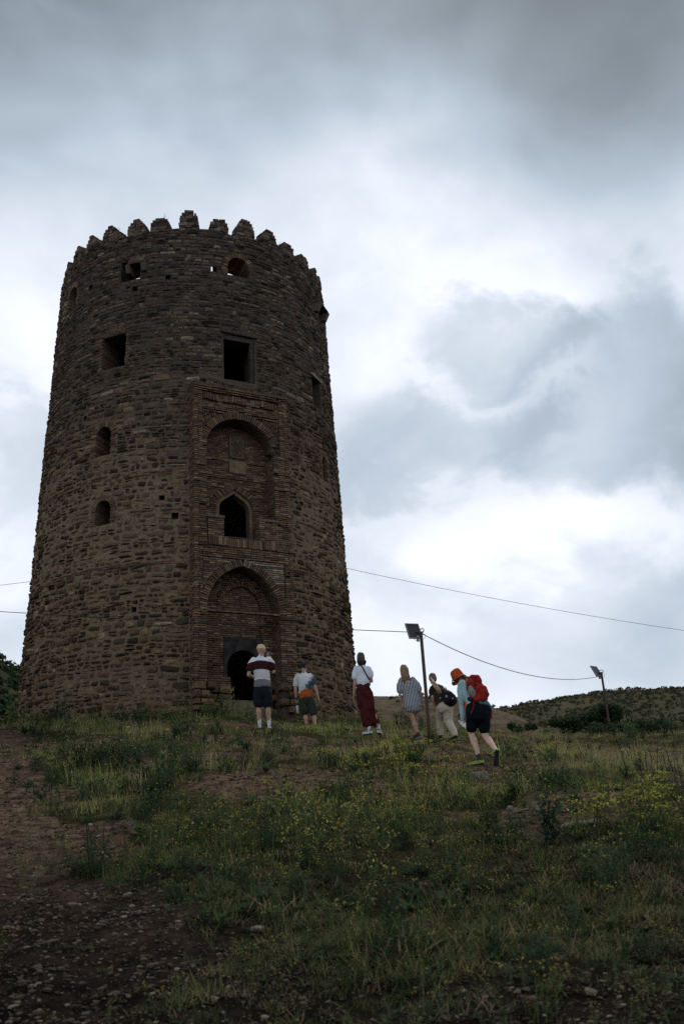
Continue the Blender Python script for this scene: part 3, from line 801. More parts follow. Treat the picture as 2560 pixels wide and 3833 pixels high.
while z < PZT:
    q = z
    # ledges: courses that stand proud
    led = 0.
    for zl, am in ((7.32, .055), (7.39, .035), (9.43, .05), (9.50, .03), (11.50, .03), (12.02, .045), (12.09, .03)):
        if abs(q-zl) < .034: led = am
    low = q < 9.40
    ar = A_LOW if low else A_UP; tk = .21 if low else .23; D = D_LOW if low else D_UP
    if q < 5.30:
        pass
    elif low:
        o_ = ar.offset(tk); h = o_.half(q) if q > ar.sp else ar.p[0][0]
        for s_ in (-1, 1):
            a = ar.cu + s_*(h if q <= ar.sp else max(h, 0)); 
            e = s_*PHW
            if q < ar.sp or h > 1.27: row(min(a, e), max(a, e), q, led)
            else:
                row(min(s_*1.29, e), max(s_*1.29, e), q, led)
                if q < 9.08:
                    # spandrel, set back; pale bricks near the crown
                    i_ = s_*1.27; 
                    if h > .02: row(min(a, i_), max(a, i_), q, -.045, keep='pale' if q > 8.42 and random.random() < .6 and abs(i_-a) > .2 else None)
                    elif s_ > 0: row(-1.27, 1.27, q, -.045)
                elif s_ > 0: row(-1.29, 1.29, q, .0 if q < 9.2 else .02)
    else:
        o_ = ar.offset(tk); h = o_.half(q) if q > ar.sp else ar.p[0][0]
        for s_ in (-1, 1):
            a = ar.cu + s_*h; e = s_*PHW
            if q < ar.sp-.02: row(min(a, e), max(a, e), q, led)
            else:
                row(min(s_*1.27, e), max(s_*1.27, e), q, led if q < 14.55 else .02)
        if 13.93 < q < 14.16: row(-1.27, 1.27, q, -.03)
        if q > 14.60: row(-PHW-.02, PHW+.02, q, .03+.05*(q-14.6)/.12)
    # reveals of the recess and the outer flanks
    if q > 5.2:
        if q < ar.sp and (low or q > 9.72):
            for s_ in (-1, 1): reveal(-s_, ar.cu+s_*ar.p[0][0], -.13, -D, q)
        for s_ in (-1, 1):
            reveal(s_, s_*PHW+(.02*s_ if led else 0), led, -.55, q)
    # back walls
    if low and q > 5.30:
        dh = A_DOOR.half(q) if q < 6.46 else 0.
        lo, hi = A_DOOR.cu-.61, A_DOOR.cu+.61
        lim = A_LOW.half(q)+.02
        bl_ = A_BLIND.offset(.15).half(q) if q > A_BLIND.sp else .62
        if q < 6.84:
            if q > 5.62: row(-1.2, lo, q, -D_LOW); row(hi, 1.12, q, -D_LOW)
            else: row(-1.2, A_DOOR.cu-.43, q, -D_LOW+.06); row(A_DOOR.cu+.43, 1.12, q, -D_LOW+.06)
        else:
            for s_ in (-1, 1):
                a = A_BLIND.cu + s_*bl_; e = A_LOW.cu + s_*lim
                if abs(e-A_LOW.cu) > bl_: row(min(a, e), max(a, e), q, -D_LOW)
            inn = A_BLIND.half(q)
            if inn > .05:
                row(A_BLIND.cu-inn, A_BLIND.cu-.025, q, -D_LOW-.09, miss=0.); row(A_BLIND.cu+.025, A_BLIND.cu+inn, q, -D_LOW-.09, miss=0.)
            if q < A_BLIND.sp:
                for s_ in (-1, 1): reveal(-s_, A_BLIND.cu+s_*.62, -D_LOW, -D_LOW-.1, q)
    if not low and 9.72 < q < 13.75:
        wh = A_WIN.offset(.21).half(q) if q > A_WIN.sp else .60
        if q > 11.80: wh = 0.
        lim = A_UP.half(q)+.02; st = .0
        if 12.50 < q < 12.60 or 11.93 < q < 12.02 or 11.55 < q < 11.62: st = .035
        if wh > 0:
            for s_ in (-1, 1):
                a = A_WIN.cu+s_*wh; e = A_UP.cu+s_*lim; row(min(a, e), max(a, e), q, -D_UP+.005+st)
        else:
            if 12.17 < q < 13.42: row(A_UP.cu-lim, -.23, q, -D_UP+st); row(.33, A_UP.cu+lim, q, -D_UP+st)
            else: row(A_UP.cu-lim, A_UP.cu+lim, q, -D_UP+st)
    z += PITCH
# spandrel of the upper arch: short upright bricks in a broken zigzag
oU = A_UP.offset(.25); pi_ = 0
uu = -1.23
while uu < 1.24:
    zz_ = 12.74 + (pi_ % 3)*.052
    while zz_ < 13.86:
        ok = zz_ > oU.p[-1][1]+.03 or abs(uu-A_UP.cu) > oU.half(zz_)+.05
        if ok:
            brick(uu, zz_+.055, -.055+random.uniform(-.02, .02), .040, .105, .12, rot=random.gauss(0, .02))
            brick(uu+.036, zz_-.012, -.075, .030, .035, .1)
        zz_ += .155
    uu += .074; pi_ += 1
row(-1.25, 1.25, 13.90, -.03)
# meander frieze
g = 0; uu = -1.24
while uu < 1.2:
    zig = abs((g % 6)-3)/3.
    if g % 2 == 0:
        for k in range(3):
            brick(uu+.026+k*.052, 14.39+(.06*(zig-.5)), .0+random.uniform(-.02, .01), .038, .21, .14, rot=random.gauss(0, .02), keep='brick' if len(singles) < 270 else None)
    else:
        for k in range(4): brick(uu+.078, 14.20+k*.052+.16*zig, -.01+random.uniform(-.02, .01), .145, .038, .14)
        for k in range(2): brick(uu+.03+k*.06, 14.53-.30*(1-zig)*.6+.0, -.015, .038, .12, .12)
    uu += .157; g += 1
row(-1.27, 1.27, 14.17, -.02); row(-1.27, 1.27, 14.60, .0)
# soldier course under the balcony, its ends standing forward
uu = -1.12
while uu < 1.10:
    end = uu < -.55 or uu > .62
    brick(uu+.03, 9.575+random.gauss(0, .006), (.05 if end else .01)+random.uniform(-.01, .01), .046, .27*random.uniform(.93, 1.0), .2, rot=random.gauss(0, .02), keep='brick')
    uu += .060
v, f = pbox(-1.14, 1.12, 9.40, 9.70, -.40, -.03); outw = mesh('balcony_sill', v, f); pchild('balcony_sill', outw, M_PMORT)
# parapet stubs either side of the upper door
M_CAP = simple_mat('rough_mortar_cap', (.10, .082, .058), .95, .1, .35, 14)
for u0, u1, zt, nm in ((-1.13, -.62, 10.36, 'a'), (.50, 1.13, 10.40, 'b')):
    v, f = pbox(u0+.02, u1-.02, 9.68, zt, -.36, -.03); pchild('parapet_stub', mesh('parapet_stub', v, f), M_PMORT)
    z = 9.74
    while z < zt-.02:
        row(u0, u1, z, -.005, miss=.02); reveal(-1 if nm == 'b' else 1, u0 if nm == 'b' else u1, -.1, -.38, z); z += PITCH
    mb = MB()
    for k in range(14):
        uu = random.uniform(u0+.05, u1-.05); mb.add([PP(uu, zt, -.19)+(Vector(p_)*.13)*Vector((1, 1, .45)) if False else PP(uu, zt, -.19)+Vector((p_[0]*.12, p_[1]*.15, p_[2]*.055)) for p_ in ROUND[k % 10][0]], ROUND[k % 10][1])
    v, f = pbox(u0-.01, u1+.01, zt-.03, zt+.05, -.39, .02); mb.add(v, f)
    pchild('mortar_cap', mb.mesh('mortar_cap'), M_CAP)
# plaster frame round the upper doorway
ap = A_WIN; o1 = A_WIN2
def band(a_, b_, z0l, z0r, w0, w1, name, mat):
    ro = [(a_.cu+x, z) for x, z in a_.p]; ri = [(b_.cu+x, z) for x, z in b_.p]; lo_ = [(a_.cu-x, z) for x, z in a_.p[:-1]]; li = [(b_.cu-x, z) for x, z in b_.p[:-1]]
    out = [(ri[0][0], z0r), (ro[0][0], z0r)] + ro + lo_[::-1] + [(lo_[0][0], z0l), (li[0][0], z0l)] + li + ri[::-1]
    return wall_u(name, out, w0, w1, mat)
M_PLASTER = simple_mat('ochre_plaster', (.13, .088, .058), .93, .1, .25, 10)
band(A_WIN, A_WIN2, 10.2, 9.72, -D_UP-.06, -1.0, 'door_frame', M_PLASTER)
# carved and plain stone plaques in the niche
M_PLQ = simple_mat('ochre_stone', (.082, .064, .042), .9, .05, .4, 6)
v, f = pbox(-.19, .31, 12.66, 13.42, -D_UP-.05, -D_UP+.03); pq = pchild('carved_plaque', mesh('carved_plaque', v, f), M_PLQ)
mb = MB()
for cz, rr_ in ((13.18, .17), (12.88, .15), (13.05, .07)):           # worn relief: rings and a figure-like lump
    pts = [PP(.06+rr_*math.cos(k*math.pi/8), cz+rr_*math.sin(k*math.pi/8), -D_UP+.03) for k in range(17)]
    mb.tube(pts, .016, 6)
for k in range(7): mb.tube([PP(.06+random.uniform(-.14, .14), 13.18+random.uniform(-.13, .13), -D_UP+.03), PP(.06+random.uniform(-.14, .14), 12.9+random.uniform(-.13, .13), -D_UP+.035)], .014, 5)
pchild('relief', mb.mesh('relief'), simple_mat('dark_relief', (.06, .048, .033), .9, .1, .3, 20))
v, f = pbox(-.20, .37, 12.15, 12.58, -D_UP-.05, -D_UP+.02); pchild('plain_plaque', mesh('plain_plaque', v, f), simple_mat('pale_ochre_stone', (.135, .098, .060), .9, .1, .3, 5))
# dark door surround plate with a round-headed doorway
M_SLAB, t, b = mat_new('dark_basalt_slab', .95, .08)
co = t.n('ShaderNodeTexCoord').outputs['Object']; nA = t.noise(co, 5., 5, .6); nB = t.noise(co, 40., 4, .6)
t.put(b.inputs['Base Color'], t.mix(t.mr(nA, .35, .7), (.018, .017, .018), (.040, .036, .034))); bump(t, b, nB, .4, .01)
out = [(A_DOOR.cu+x, z) for x, z in A_DOOR.p]; outl = [(A_DOOR.cu-x, z) for x, z in A_DOOR.p[:-1]]
c_ = A_DOOR.cu
wall_u('door_surround', [(c_+.52, 5.58)] + out + outl[::-1] + [(c_-.52, 5.58), (c_-.615, 5.58), (c_-.615, 6.83), (c_+.615, 6.83), (c_+.615, 5.58)], -D_LOW+.03, -D_LOW-.5, M_SLAB)
# low jambs and threshold of squared stone
jm = MB()
def pstone(u, z, w, su, sz_, dp, mbx, vk=None):
    vv, ff = (vk or ROUND)[random.randrange(10)]
    mbx.add([PP(u+q[0]*su, z+q[2]*sz_, w-dp+q[1]*dp) for q in vv], ff)
for s_ in (-1, 1):
    z = 4.55
    while z < 5.28:
        hh = random.uniform(.17, .26); u = A_DOOR.cu+s_*.40; e = s_*(PHW+.03)
        while abs(u-e) > .06 and (e-u)*s_ > 0:
            l = min(random.uniform(.25, .45), abs(e-u)); inner = abs(u-A_DOOR.cu) < .8
            cu_ = u+s_*l/2
            pstone(cu_, z+hh/2, (-D_LOW+.14 if abs(cu_) < 1.05 else .07)+random.uniform(-.02, .03), l*1.03, hh*1.03, .3, jm, BOXY)
            u += s_*l
        z += hh
pchild('footing_stones', jm.mesh('footing_stones'), M_STONE)['kind'] = 'stuff'
v, f = pbox(-.6, .9, 4.35, 4.95, -1.3, -.42); pchild('threshold', mesh('threshold', v, f), simple_mat('threshold_stone', (.10, .085, .062), .9, .1, .35, 9))
mb = MB(); mb.tube([PP(-.62+k*.27, 9.735+.012*math.sin(k), -.02) for k in range(6)], .022, 7); pchild('rail', mb.mesh('rail'), simple_mat('dark_iron', (.03, .03, .032), .6, .4))
# broken haunch of the upper arch, patched with rough stones
mb = MB()
for k in range(16):
    pstone(A_UP.cu+random.uniform(.98, 1.26), random.uniform(12.66, 13.12), random.uniform(-.10, .02), random.uniform(.10, .20), random.uniform(.07, .12), .2, mb)
pchild('broken_haunch', mb.mesh('broken_haunch'), M_STONE)['kind'] = 'stuff'
# worn rubble lying along the top of the portal
mb = MB()
uu = -PHW-.05
while uu < PHW:
    l = random.uniform(.14, .3)
    for k in range(random.randrange(1, 3)): pstone(uu+l/2, 14.86+k*.10+random.uniform(-.02, .03), .02-k*.06+random.uniform(-.05, .03), l, random.uniform(.07, .12), .35, mb, BOXY)
    uu += l
pchild('coping_stones', mb.mesh('coping_stones'), M_STONE)['kind'] = 'stuff'
v, f = pbox(-PHW-.02, PHW+.02, 14.70, 14.84, -.6, .05); pchild('cornice_bed', mesh('cornice_bed', v, f), M_PMORT)

pchild('brickwork', bricks.mesh('brickwork'), M_BRICK)['kind'] = 'stuff'
bm_cache = {}
def unit_brick(mat):
    if mat.name not in bm_cache:
        mb = MB(); mb.box((0, 0, 0), (1, 1, 1)); me = mesh('brick', mb.v, mb.f); me.materials.append(mat); bm_cache[mat.name] = me
    return bm_cache[mat.name]
extra = MB()
for i, (kp, c, M, s_) in enumerate(singles):
    if i < 300:
        o = bpy.data.objects.new('brick', unit_brick(M_PALE1 if kp == 'pale' else M_BRICK1)); COL.objects.link(o); o.parent = portal
        M4 = (M @ Matrix.Diagonal(s_)).to_4x4(); M4.translation = c - Vector(tower.location); o.matrix_local = M4
    else: extra.box(c, s_, M)
if extra.v: pchild('brickwork', extra.mesh('brickwork_rest'), M_BRICK)['kind'] = 'stuff'
print('SINGLES', len(singles), 'BRICKS', len(bricks.v)//8, 'STONES', len(stones))
# ------------------------------------------------------------------ people
def limb(pts, rad, n=12, up=None):
    """rounded tube: closes both ends with shrinking rings"""
    pts = [Vector(p) for p in pts]; rr = [r if isinstance(r, (tuple, list)) else (r, r) for r in rad]
    d0 = (pts[0]-pts[1]).normalized(); d1 = (pts[-1]-pts[-2]).normalized()
    m0, m1 = min(rr[0]), min(rr[-1])
    P = [pts[0]+d0*m0*.9, pts[0]+d0*m0*.6] + pts + [pts[-1]+d1*m1*.6, pts[-1]+d1*m1*.9]
    sc = lambda r, k: (r[0]*k, r[1]*k)
    Q = [sc(rr[0], .35), sc(rr[0], .78)] + rr + [sc(rr[-1], .78), sc(rr[-1], .35)]
    return tube_geo(P, Q, n, True, up=up)
def fuse(name, parts, voxel, smooth=4, ratio=1., folds=None):
    """joins closed pieces into one continuous skin (voxel union), smooths it, optionally adds cloth folds"""
    mb = MB()
    for v, f in parts: mb.add(v, f)
    me = mesh(name+'_raw', mb.v, mb.f)
    bm = bmesh.new(); bm.from_mesh(me); bmesh.ops.recalc_face_normals(bm, faces=bm.faces[:]); bm.to_mesh(me); bm.free()
    o = bpy.data.objects.new('tmp', me); COL.objects.link(o)
    r = o.modifiers.new('r', 'REMESH'); r.mode = 'VOXEL'; r.voxel_size = voxel
    s = o.modifiers.new('s', 'SMOOTH'); s.factor = .5; s.iterations = smooth
    if ratio < 1: d = o.modifiers.new('d', 'DECIMATE'); d.ratio = ratio
    dg = bpy.context.evaluated_depsgraph_get(); dg.update()
    out = bpy.data.meshes.new_from_object(o.evaluated_get(dg)); out.name = name
    bpy.data.objects.remove(o)
    if folds:
        amp, sc, stretch = folds
        co = np.empty(len(out.vertices)*3, np.float32); out.vertices.foreach_get('co', co); co = co.reshape(-1, 3)
        nr = np.empty(len(out.vertices)*3, np.float32); out.vertices.foreach_get('normal', nr); nr = nr.reshape(-1, 3)
        dsp = np.array([mnoise.noise(Vector((p[0]*sc, p[1]*sc, p[2]*sc*stretch)))*1. + .5*mnoise.noise(Vector((p[0]*sc*2.3+5, p[1]*sc*2.3, p[2]*sc*stretch*2.3))) for p in co.tolist()])
        co += nr*(dsp*amp)[:, None]; out.vertices.foreach_set('co', co.ravel()); out.update()
    out.polygons.foreach_set('use_smooth', [True]*len(out.polygons))
    return out
def lerp(a, b, t): return Vector(a)*(1-t)+Vector(b)*t
def hand(wr, el, side, fwd, curl=.5, spread=1., s=1.):
    """palm and five fingers. wr wrist, el elbow; side: lateral vector towards the thumb; fwd: palm side"""
    d = (Vector(wr)-Vector(el)).normalized(); lat = Vector(side); lat = (lat-d*lat.dot(d)).normalized(); pn = d.cross(lat)
    if pn.dot(Vector(fwd)) < 0: pn = -pn
    k = Vector(wr)+d*.088*s
    out = [limb([Vector(wr)-d*.02, Vector(wr)+d*.03*s, k], [(.024*s, .018*s), (.036*s, .017*s), (.040*s, .014*s)], 10, up=lat)]
    for i, (off, L) in enumerate(((.031, .070), (.0105, .080), (-.0105, .074), (-.031, .058))):
        b0 = k+lat*off*s-d*.012
        dirv = (d+lat*(off*1.2)*spread).normalized(); pts = [b0]; a = 0.
        for seg in (.42, .32, .26):
            a += curl*(.55 if seg == .42 else .8)
            q = dirv*math.cos(a)+pn*math.sin(a); pts.append(pts[-1]+q*L*seg*s)
        out.append(limb(pts, [.0082*s, .0078*s, .0072*s, .0062*s], 8))
    t0 = Vector(wr)+d*.025*s+lat*.026*s; td = (d*.75+lat*.75+pn*.25).normalized(); td2 = (d+lat*.25+pn*.3+pn*curl*.4).normalized()
    out.append(limb([t0, t0+td*.034*s, t0+td*.034*s+td2*.032*s, t0+td*.034*s+td2*.054*s], [.0125*s, .0105*s, .0092*s, .0075*s], 8))
    return out
def head_geo(c, up, face, s=1.):
    """skull with jaw, nose, brow, eye sockets' lids, lips and ears; c centre, up along the head, face forward"""
    up = Vector(up).normalized(); f = Vector(face); f = (f-up*f.dot(up)).normalized(); lat = f.cross(up)
    H = .235*s; P = []; Q = []
    for t, rx, ry, off in ((-.50, .028, .030, .050), (-.42, .044, .052, .036), (-.28, .056, .074, .018), (-.10, .068, .092, .002), (.08, .075, .098, -.004), (.24, .074, .096, -.008), (.36, .062, .080, -.010), (.45, .040, .052, -.012), (.5, .014, .018, -.012)):
        P.append(Vector(c)+up*(t*H)+f*(off*s)); Q.append((rx*s, ry*s))
    out = [tube_geo(P, Q, 16, True, up=lat)]
    C = Vector(c)
    out.append(limb([C+up*.020*s+f*.088*s, C-up*.018*s+f*.104*s, C-up*.030*s+f*.098*s], [.009*s, .013*s, .011*s], 8))          # nose
    out.append(limb([C+up*.028*s+f*.090*s-lat*.045*s, C+up*.032*s+f*.096*s, C+up*.028*s+f*.090*s+lat*.045*s], [.010*s]*3, 8))  # brow
    out.append(limb([C-up*.062*s+f*.078*s-lat*.022*s, C-up*.060*s+f*.090*s, C-up*.062*s+f*.078*s+lat*.022*s], [.008*s]*3, 8))  # lips
    for q in (-1, 1):
        out.append(limb([C+lat*q*.074*s-up*.030*s-f*.005*s, C+lat*q*.082*s-f*.012*s, C+lat*q*.078*s+up*.026*s-f*.012*s], [(.008*s, .012*s), (.010*s, .019*s), (.008*s, .012*s)], 8))
    return out, up, f, lat
def eyes(root, c, up, f, lat, s, parent):
    mb = MB()
    for q in (-1, 1):
        v, fc = limb([Vector(c)+lat*q*.031*s+f*.086*s+up*.004*s-lat*.006, Vector(c)+lat*q*.031*s+f*.087*s+up*.004*s+lat*.006], [.009*s]*2, 8); mb.add(v, fc)
    return mb
SKIN, t, b = mat_new('skin', .6, .3)
co = t.n('ShaderNodeTexCoord').outputs['Object']; nz = t.noise(co, 9., 4, .6)
t.put(b.inputs['Base Color'], t.mix(t.mr(nz, .3, .7), (.29, .160, .110), (.40, .235, .170))); b.inputs['Subsurface Weight'].default_value = .05
bump(t, b, t.noise(co, 120., 3, .6), .15, .003)
SKIN_PALE, t, b = mat_new('fair_skin', .6, .3)
co = t.n('ShaderNodeTexCoord').outputs['Object']; nz = t.noise(co, 9., 4, .6)
t.put(b.inputs['Base Color'], t.mix(t.mr(nz, .3, .7), (.46, .295, .225), (.58, .40, .32))); b.inputs['Subsurface Weight'].default_value = .05
bump(t, b, t.noise(co, 120., 3, .6), .15, .003)
def cloth(name, col, weave=180., var=.18):
    m, t, b = mat_new(name, .95, .06)
    co = t.n('ShaderNodeTexCoord').outputs['Object']; nz = t.noise(co, 7., 4, .6); wv = t.noise(co, weave, 2, .5)
    c = t.mix(t.mr(nz, .3, .7), tuple(q*(1-var) for q in col), tuple(min(1, q*(1+var)) for q in col))
    t.put(b.inputs['Base Color'], t.mix(t.m('MULTIPLY', t.mr(wv, .4, .6), .25), c, tuple(q*.6 for q in col))); bump(t, b, wv, .3, .004)
    return m, t, b, co
def hair_mat(name, c1, c2):
    m, t, b = mat_new(name, .45, .4)
    co = t.n('ShaderNodeTexCoord').outputs['Object']; x, y, z_ = t.sep(co)
    st = t.noise(t.comb(t.m('MULTIPLY', x, 1.), t.m('MULTIPLY', y, 1.), t.m('MULTIPLY', z_, .09)), 95., 3, .6)
    t.put(b.inputs['Base Color'], t.mix(t.mr(st, .35, .65), c1, c2)); bump(t, b, st, .8, .008); return m
def hair_strands(mb, strands, n=5):
    for pts, r in strands:
        m = len(pts); v, f = tube_geo(pts, [r*(.7+.5*math.sin(math.pi*min(1., (i+.6)/m))) if i < m-1 else r*.25 for i in range(m)], n, True); mb.add(v, f)

def shell(c, up, f, lat, st, n=18):
    """smooth closed cap from stations (height, half width, half depth, forward offset), top first"""
    P = [Vector(c)+up*q[0]+f*q[3] for q in st]; return tube_geo(P, [(q[1], q[2]) for q in st], n, True, up=lat)
TOPS = [(.124, .010, .012, -.012), (.120, .028, .036, -.012), (.108, .047, .060, -.012), (.088, .064, .080, -.012), (.055, .078, .096, -.013)]
class Fig:
    """a figure standing at x, y. Joints are given as sight lines in a detail of the photograph (zx, zy) plus a depth behind the feet"""
    def __init__(s, x, y, ox, oy, sc):
        s.root = empty('person', (x, y, gz(x, y))); s.o = (ox, oy, sc)
    def J(s, zx, zy, y=0.):
        px = (s.o[0]+zx/s.o[2])*.6125-784; py = 1174-(s.o[1]+zy/s.o[2])*.6125
        d = _r2*px+_u2*py+_fwd*2283; q = d*((s.root.location.y+y)/d.y); return q-Vector(s.root.location)
    def add(s, name, me, mat): return child(name, me, mat, s.root)
def leg_parts(hip, knee, ank, s=1., thigh=.083, calf=.056):
    h, k, a = Vector(hip), Vector(knee), Vector(ank)
    bk = Vector((0, -.018*s, 0))
    return [limb([h, lerp(h, k, .3), lerp(h, k, .7), k], [thigh*s, thigh*.95*s, thigh*.74*s, .057*s]),
            limb([k, lerp(k, a, .12), lerp(k, a, .32)+bk, lerp(k, a, .62)+bk*.5, lerp(k, a, .9), a], [.056*s, .054*s, calf*1.06*s, calf*.80*s, .036*s, .037*s])]
def arm_parts(sh, el, wr, s=1.):
    sh, el, wr = Vector(sh), Vector(el), Vector(wr)
    return [limb([sh, lerp(sh, el, .35), lerp(sh, el, .75), el], [.054*s, .049*s, .042*s, .039*s]), limb([el, lerp(el, wr, .25), lerp(el, wr, .7), wr], [.040*s, .042*s, .032*s, .025*s])]
def shoe(ank, toe, s=1., up=Vector((0, 0, 1))):
    a, t_ = Vector(ank), Vector(toe); d = (t_-a); d = d.normalized()
    heel = a - d*.06*s - up*.055*s; 
    low = a - up*.055*s
    return [limb([heel+d*.02, low+d*.06*s, low+d*.13*s-up*.004, low+d*.195*s-up*.010], [(.034*s, .040*s), (.038*s, .042*s), (.043*s, .032*s), (.036*s, .022*s)], 12, up=d.cross(up).normalized()),
            limb([a-up*.045*s, a+up*.02*s], [(.040*s, .047*s), (.041*s, .045*s)], 12, up=d.cross(up).normalized())], low, d
def sole_geo(low, d, up, s=1.):
    lat = d.cross(up).normalized()
    pts = [(-.085, .028), (-.06, .036), (0, .037), (.07, .040), (.13, .047), (.18, .042), (.215, .026), (.225, .0)]
    ol = [(x, w) for x, w in pts] + [(x, -w) for x, w in pts[::-1][1:]]
    f0 = lambda x, w: low + d*x*s + lat*w*s - up*.052*s; f1 = lambda x, w: low + d*x*s + lat*w*s - up*.004*s
    return prism_pts(ol, f0, f1)
M_OUT = simple_mat('dark_rubber', (.02, .02, .02), .9, .1)
def shoes(fig, feet, mat, mat_sole, s=1.):
    for ank, toe, up in feet:
        up = Vector(up).normalized(); g, low, d = shoe(ank, toe, s, up)
        o = fig.add('shoe', fuse('shoe', g, .008, 3), mat)
        v, f = sole_geo(low, d, up, s); me = mesh('sole', v, f); bm = bmesh.new(); bm.from_mesh(me); bmesh.ops.recalc_face_normals(bm, faces=bm.faces[:]); bm.to_mesh(me); bm.free()
        child('sole', me, mat_sole, o)
        v, f = sole_geo(low-up*.030*s, d, up, s*.0+.90*s); me = mesh('outsole', v, f); bm = bmesh.new(); bm.from_mesh(me); bmesh.ops.recalc_face_normals(bm, faces=bm.faces[:]); bm.to_mesh(me); bm.free()
        child('outsole', me, M_OUT, o)
X_ = Vector((1, 0, 0)); Zv = Vector((0, 0, 1))
# ---------- man with striped shirt and beige cap, photographing
g = Fig(-1.97, 21.87, 900, 2400, 6.906); J = g.J
g.root['label'] = 'man in white and maroon striped shirt, beige cap and black shorts raising a camera'; g.root['category'] = 'person'
shl, shr = J(290, 520), J(765, 500); hl, hr = J(455, 1330), J(680, 1330); nb = J(535, 400, .0)
hc = J(545, 232, .03); face = Vector((.85, .5, .12))
hg, hu, hf, hlat = head_geo(hc, (0.02, .03, 1), face, 1.02)
ell, wrl = J(212, 880, -.02), J(372, 950, .22); elr, wrr = J(860, 800, .05), J(775, 420, .24)
legs = leg_parts(hl, J(475, 1730), J(498, 2130)) + leg_parts(hr, J(715, 1730, -.01), J(742, 2130, -.01))
torso = [limb([J(565, 1330), J(555, 1050), J(540, 750), J(530, 540)], [(.165, .115), (.15, .105), (.185, .12), (.165, .10)], 16, up=X_), limb([J(533, 480), nb, hc-hu*.09], [.075, .060, .055], 12)]
body = torso + hg + legs + arm_parts(shl, ell, wrl) + arm_parts(shr, elr, wrr) + hand(wrl, ell, (0, 0, 1), (0, -.3, -1), .7) + hand(wrr, elr, (-.3, -1, 0), (-1, .2, .3), .9)
g.add('body', fuse('body', body, .0055, 3, .5), SKIN)
m, t, b, co = cloth('striped_tee', (.6, .6, .6)); z_ = t.sep(co)[2]
zw = t.m('ADD', z_, t.m('MULTIPLY', t.m('POWER', t.sep(co)[0], 2.0), .55))
H0 = J(550, 1015).z; H1 = J(550, 780).z; H2 = J(550, 560).z
rampv = t.ramp(t.m('DIVIDE', zw, 2.0), ((0., (.150, .150, .165)), (H0/2, (.50, .50, .52)), (H1/2+.008, (.040, .011, .014)), (H2/2+.012, (.62, .64, .67))), 'CONSTANT')
nz = t.noise(co, 7., 4, .6); t.put(b.inputs['Base Color'], t.mix(t.mr(nz, .3, .7, 0, .22), rampv, (0, 0, 0)))
shirt = [limb([J(565, 1150), J(560, 1010), J(550, 830), J(535, 640), J(528, 520), J(532, 440), J(536, 405)], [(.190, .150), (.178, .138), (.178, .130), (.205, .135), (.205, .120), (.125, .09), (.070, .066)], 18, up=X_),
         limb([shl+Vector((.05, 0, .02)), lerp(shl, ell, .25), lerp(shl, ell, .60)], [.075, .080, .078]), limb([shr+Vector((-.05, 0, .02)), lerp(shr, elr, .25), lerp(shr, elr, .62)], [.075, .080, .078])]
g.add('shirt', fuse('shirt', shirt, .009, 4, 1., (.016, 8., .55)), m)
m, t, b, co = cloth('black_shorts', (.010, .012, .016))
g.add('shorts', fuse('shorts', [limb([J(565, 1090), J(570, 1350)], [(.170, .130), (.195, .145)], 16, up=X_), limb([hl, J(475, 1610)], [.115, .118]), limb([hr, J(706, 1620)], [.115, .118])], .010, 4, 1., (.008, 7., .6)), m)
BEIGE = cloth('beige_cap', (.50, .39, .26))[0]
cp = g.add('cap', fuse('cap', [shell(hc, hu, hf, hlat, [(a_+.006, b_+.004, c_+.004, d_) for a_, b_, c_, d_ in TOPS]+[(.015, .087, .107, -.012)])], .008, 2), BEIGE)
child('brim', fuse('brim', [limb([hc+hu*.048+hf*.085+hlat*.0, hc+hu*.058+hf*.15, hc+hu*.060+hf*.175], [(.066, .006), (.060, .006), (.04, .005)], 12, up=hlat)], .006, 2), BEIGE, cp)
g.add('beard', fuse('beard', [limb([hc-hu*.058+hf*.058-hlat*.045, hc-hu*.085+hf*.085, hc-hu*.058+hf*.058+hlat*.045], [.024, .030, .024]), limb([hc-hu*.10+hf*.07, hc-hu*.125+hf*.068], [.028, .014])], .007, 2), hair_mat('dark_beard', (.012, .008, .006), (.03, .02, .014)))
mb = eyes(g, hc, hu, hf, hlat, 1., None); g.add('eyes', mb.mesh('eyes'), simple_mat('dark_eye', (.01, .008, .006), .3, .5))
for q in (J(498, 2130), J(742, 2130, -.01)): g.add('sock', fuse('sock', [limb([q-Zv*.03, q+Zv*.10], [.043, .042])], .008, 2), cloth('white_sock', (.55, .55, .55))[0])
shoes(g, [(J(498, 2140), J(490, 2140, .2), Zv), (J(742, 2140, -.01), J(752, 2140, .2), Zv)], cloth('pale_trainer', (.42, .42, .43))[0], simple_mat('white_sole', (.5, .5, .5)))
# camera in his hand: a thing of its own
def handheld_camera(p, yaw):
    r = empty('handheld_camera', p, yaw); tag(r, 'small black camera held up to the face of the man in beige cap', 'camera')
    bk = simple_mat('camera_black', (.012, .012, .014), .45, .4, .2)
    mb = MB(); mb.box((0, 0, 0), (.125, .05, .082)); mb.box((0, 0, .05), (.05, .045, .025)); me = mb.mesh('camera_body'); child('camera_body', me, bk, r)
    mb = MB(); mb.tube([(0, .02, -.003), (0, .075, -.003), (0, .095, -.003)], [.032, .032, .028], 16); child('lens', mb.mesh('lens'), bk, r)
    mb = MB(); mb.box((0, -.027, -.006), (.075, .004, .052)); child('screen', mb.mesh('screen'), simple_mat('grey_screen', (.20, .21, .24), .2, .5), r)
    return r
handheld_camera(Vector(g.root.location)+J(735, 335, .27), R(-48))

